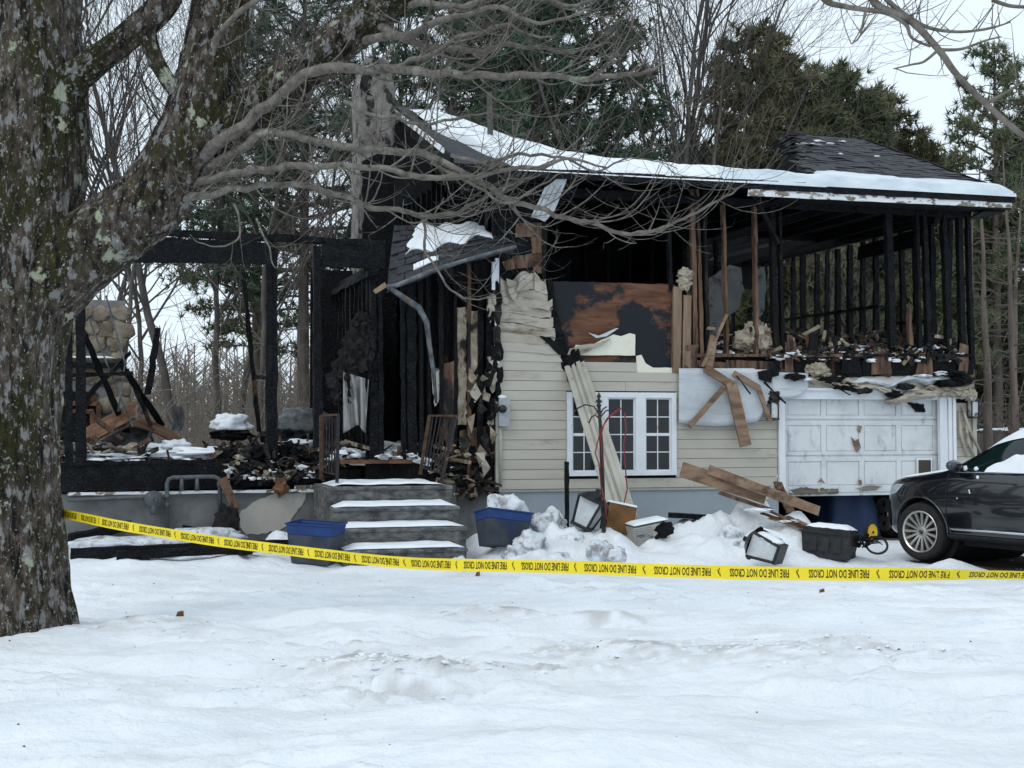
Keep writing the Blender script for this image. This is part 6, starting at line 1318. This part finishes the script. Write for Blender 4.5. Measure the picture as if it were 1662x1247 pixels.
def pine(seed, h, cb, rad, mat, nb, tuft, blades=11, droop=.15, shape=1.0, bl=.26):
    g = random.Random(seed); tk_ = MB(); nd = MB(); pts = []; rr2 = []
    for i in range(12): z = h * i / 11; pts.append(Vector((.08 * nz3(z * .4, seed), .08 * nz3(z * .4, seed + 9), z - .3))); rr2.append(.0125 * h * (1 - .88 * i / 11) + .012)
    tk_.tube(pts, rr2, 9)
    for k in range(nb):
        f = (k + g.random()) / nb; z = cb + (h - cb) * f; L = rad * (1 - f) ** shape * g.uniform(.65, 1.12) * (min(1, .45 + f * 3.0)) + .25; a = k * 2.4 + g.uniform(-.5, .5)
        d = Vector((math.cos(a), math.sin(a), .05 + .5 * f)); p0 = Vector((0, 0, z)); bp_ = []
        m = 6
        for i in range(m + 1):
            t = i / m; bp_.append(p0 + Vector((d.x * L * t, d.y * L * t, d.z * L * t - droop * L * t * t + .06 * nz3(k * 3, t * 4))))
        tk_.tube(bp_, [.032 * (1 - .8 * i / m) * (L / 2 + .3) + .006 for i in range(m + 1)], 4, cap=False)
        for j in range(int(tuft * L) + 2):
            t = g.uniform(.22, 1.0) ** .75; i = min(m - 1, int(t * m)); c = bp_[i].lerp(bp_[i + 1], t * m - i) + Vector((g.gauss(0, .16), g.gauss(0, .16), g.gauss(.02, .12))) * (.6 + L * .22)
            ax = Vector((d.x, d.y, .45)) + Vector((g.uniform(-.8, .8), g.uniform(-.8, .8), g.uniform(-.4, .6))); ax.normalize(); vs_ = []; fs = []
            for q in range(blades):
                dr = (ax * .7 + Vector((g.gauss(0, 1), g.gauss(0, 1), g.gauss(0, 1))).normalized()).normalized(); w = dr.orthogonal().normalized() * .028; ll = bl * g.uniform(.6, 1.2); o = len(vs_)
                vs_ += [c - w, c + w, c + dr * ll]; fs.append((o, o + 1, o + 2))
            nd.add(vs_, fs)
    return tk_, nd
PINES = []
for args in [(11, 13, .6, 3.9, 'needles_olive', 120, 22, 11, .1, .62, .34), (12, 12, .5, 3.4, 'needles', 115, 22, 11, .1, .62, .34), (13, 16, 5.0, 3.9, 'needles_blue', 74, 17, 11, .05, .6, .3), (14, 12.5, .5, 3.6, 'needles_olive', 115, 22, 11, .1, .55, .34), (15, 15, 4.0, 3.6, 'needles', 70, 15, 11, .05, .6, .3)]:
    a_, b_ = pine(*args); PINES.append((mesh_of(a_, 'trunk', 'pinebark', True), mesh_of(b_, 'crown', args[4])))
def plant(meshes, px, Y, sc, label, name, group, cat='tree', lean=0.0):
    p_ = at(px, 692, Y); t = thing(name, label, cat, (p_.x, Y, gz(p_.x, Y)), (0, lean, random.uniform(0, 6.28)), group); t.scale = (sc, sc, sc * random.uniform(.95, 1.05))
    link('trunk', meshes[0], t); link('crown', meshes[1], t); return t
G1, G2 = 'conifers standing behind the house', 'bare trees standing behind the house'
CON = [(3, 1232, 40, 1.02, 'olive conifer with the tallest top right of the roof, left end of the row'), (0, 1300, 44, 1.02, 'dense olive conifer behind the torn roof hump'), (1, 1368, 40, .94, 'olive conifer just right of the torn roof hump'), (3, 1425, 45, .96, 'conifer third from the right in the row behind the roof'), (0, 1490, 41, .80, 'lower conifer above the right end of the roof'), (1, 1545, 43, .72, 'short conifer seen past the right roof corner'), (4, 1620, 37, .76, 'conifer at the right edge behind the low wall'), (1, 1690, 39, .92, 'conifer cut by the right edge of the picture'), (0, 1570, 50, .74, 'far conifer between the right roof corner and the edge'),
       (2, 735, 36, 1.0, 'tall pine right of the chimney top'), (2, 872, 38, 1.1, 'broad pine with the thick trunk above the snowy roof'), (4, 940, 41, 1.08, 'tall pine leaning right above the middle of the roof'), (4, 800, 44, 1.1, 'pine between the two tall pines above the roof'), (2, 492, 37, .92, 'pine seen between the two charred posts left of the entry'), (4, 415, 46, .98, 'pine behind the left charred header beam'), (1, 1010, 42, .56, 'small bushy conifer above the sagging roof'), (3, 1130, 47, .62, 'low conifer behind the bare fan shaped tree')]
for k, px, Y, sc, lab in CON: plant(PINES[k], px, Y, sc, lab, 'pine_tree', G1)
BT = [(2, 292, 33, .95, 0, 'bare tree with a straight thick trunk left of the charred header'), (0, 350, 36, .9, .05, 'bare tree in the middle of the burned left opening'), (4, 420, 31, .8, -.12, 'bare tree leaning behind the thin burned post'), (1, 230, 34, .9, .05, 'bare tree above the stone fireplace'), (3, 180, 30, 1.0, 0, 'slender bare tree showing through the maple fork'), (4, 130, 38, 1.0, 0, 'bare tree behind the maple trunk, left edge'), (1, 540, 35, .95, -.03, 'bare tree left of the chimney'), (2, 645, 42, 1.0, 0, 'bare tree right behind the chimney'), (4, 1060, 34, 1.12, .02, 'fan shaped bare tree above the sagging roof'), (0, 1110, 37, 1.1, .06, 'bare tree right of the fan shaped one'), (1, 1165, 35, 1.1, .08, 'bare tree beside the olive conifer row'), (2, 1010, 39, 1.1, -.03, 'tall bare tree at the right of the pines'), (3, 700, 33, 1.0, 0, 'thin bare tree above the gable'), (0, 60, 32, 1.1, 0, 'bare tree hidden mostly by the maple trunk'), (2, 390, 50, 1.1, 0, 'far bare tree in the burned opening'), (1, 1300, 33, .5, .1, 'young bare tree seen through the studs'), (3, 1420, 32, .52, 0, 'young bare tree behind the right studs')]
for k, px, Y, sc, ln, lab in BT: plant(BARE[k], px, Y, sc, lab, 'bare_tree', G2, lean=ln)
for px, Y, r, lean, lab in [(1606, 29, .12, -.02, 'pale bare trunk right of the house corner'), (1634, 30, .10, .05, 'middle pale trunk behind the low wall'), (1652, 28, .11, -.03, 'pale trunk at the right edge above the snow capped wall'), (1580, 34, .08, 0, 'thin pale trunk touching the house corner')]:
    p_ = at(px, 692, Y); t = thing('tall_trunk', lab, 'tree', (p_.x, Y, 0), 0, 'pale trunks right of the house')
    pts = [Vector((lean * z + .05 * nz3(z * .5, px), .05 * nz3(z, 3), z - .2)) for z in np.arange(0, 7.6, .5)]; MB().tube(pts, [r * (1 - .062 * i) for i in range(len(pts))], 10).build('trunk', 'pinebark', t, True)
    cm = MB(); g = random.Random(px)
    for k in range(26):
        z = g.uniform(1.5, 7); a = g.uniform(0, 6.28); L = g.uniform(.4, 1.6); b0 = Vector((lean * z, 0, z)); cm.tube([b0, b0 + Vector((math.cos(a) * L * .5, math.sin(a) * L * .5, .05)), b0 + Vector((math.cos(a) * L, math.sin(a) * L, -.1 + g.uniform(-.2, .3)))], [.018, .012, .005], 3, cap=False)
    cm.build('crown', 'greybark', t)
# underbrush and the far wood as masses
g = random.Random(77); ub = MB()
for k in range(5000):
    Y = g.uniform(27, 56); x = g.uniform(-.42, .42) * Y; h = g.uniform(.6, 3.4) * (1 if g.random() < .75 else 1.7); b0 = Vector((x, Y, -.1)); d = Vector((g.gauss(0, .4), g.gauss(0, .3), 1)) * h
    if to_house(b0).y < 8.2: continue
    mid = b0 + d * .5 + Vector((g.gauss(0, .15), 0, .1)); r = g.uniform(.006, .018); ub.tube([b0, mid, b0 + d + Vector((g.gauss(0, .3), 0, -.1 * h))], [r, r * .7, r * .3], 3, cap=False)
    for q in range(3):
        t0 = g.uniform(.3, .9); c = b0 + d * t0; ub.tube([c, c + Vector((g.gauss(0, .5), g.gauss(0, .3), g.uniform(-.1, .6)))], [r * .5, r * .2], 3, cap=False)
tag(ub.build('underbrush', 'brush'), 'brown leafless underbrush behind the house', kind='stuff')
fw_ = MB()
for k in range(1100):
    Y = g.uniform(58, 95); x = g.uniform(-.42, .42) * Y; h = g.uniform(3, 6.2); b0 = Vector((x, Y, 0)); ln = g.gauss(0, .05); r = g.uniform(.04, .13); fw_.tube([b0, b0 + Vector((ln * h * .5, 0, h * .5)), b0 + Vector((ln * h, 0, h))], [r, r * .7, r * .2], 3, cap=False)
    for q in range(9):
        z = g.uniform(.25, .98) * h; L = (h - z) * .35 + .6; a = g.uniform(0, 6.28); c = b0 + Vector((ln * z, 0, z)); fw_.tube([c, c + Vector((math.cos(a) * L, math.sin(a) * L, L * g.uniform(.4, 1.2)))], [.03, .012], 3, cap=False)
tag(fw_.build('far_woods', 'brush'), 'distant leafless woods along the horizon', kind='stuff')
sb = MB()
for k in range(2600):
    Y = g.uniform(30, 42); x = g.uniform(-.10, .01) * Y - 1.5; c = Vector((x, Y, g.uniform(0, 1.8) * g.random() + .5)); d = Vector((g.gauss(0, 1), g.gauss(0, 1), g.gauss(.5, .8))).normalized() * .3; w = d.orthogonal().normalized() * .02; sb.add([c - w, c + w, c + d], [(0, 1, 2)])
tag(sb.build('green_scrub', 'brushgreen'), 'patch of green scrub behind the entry', kind='stuff')
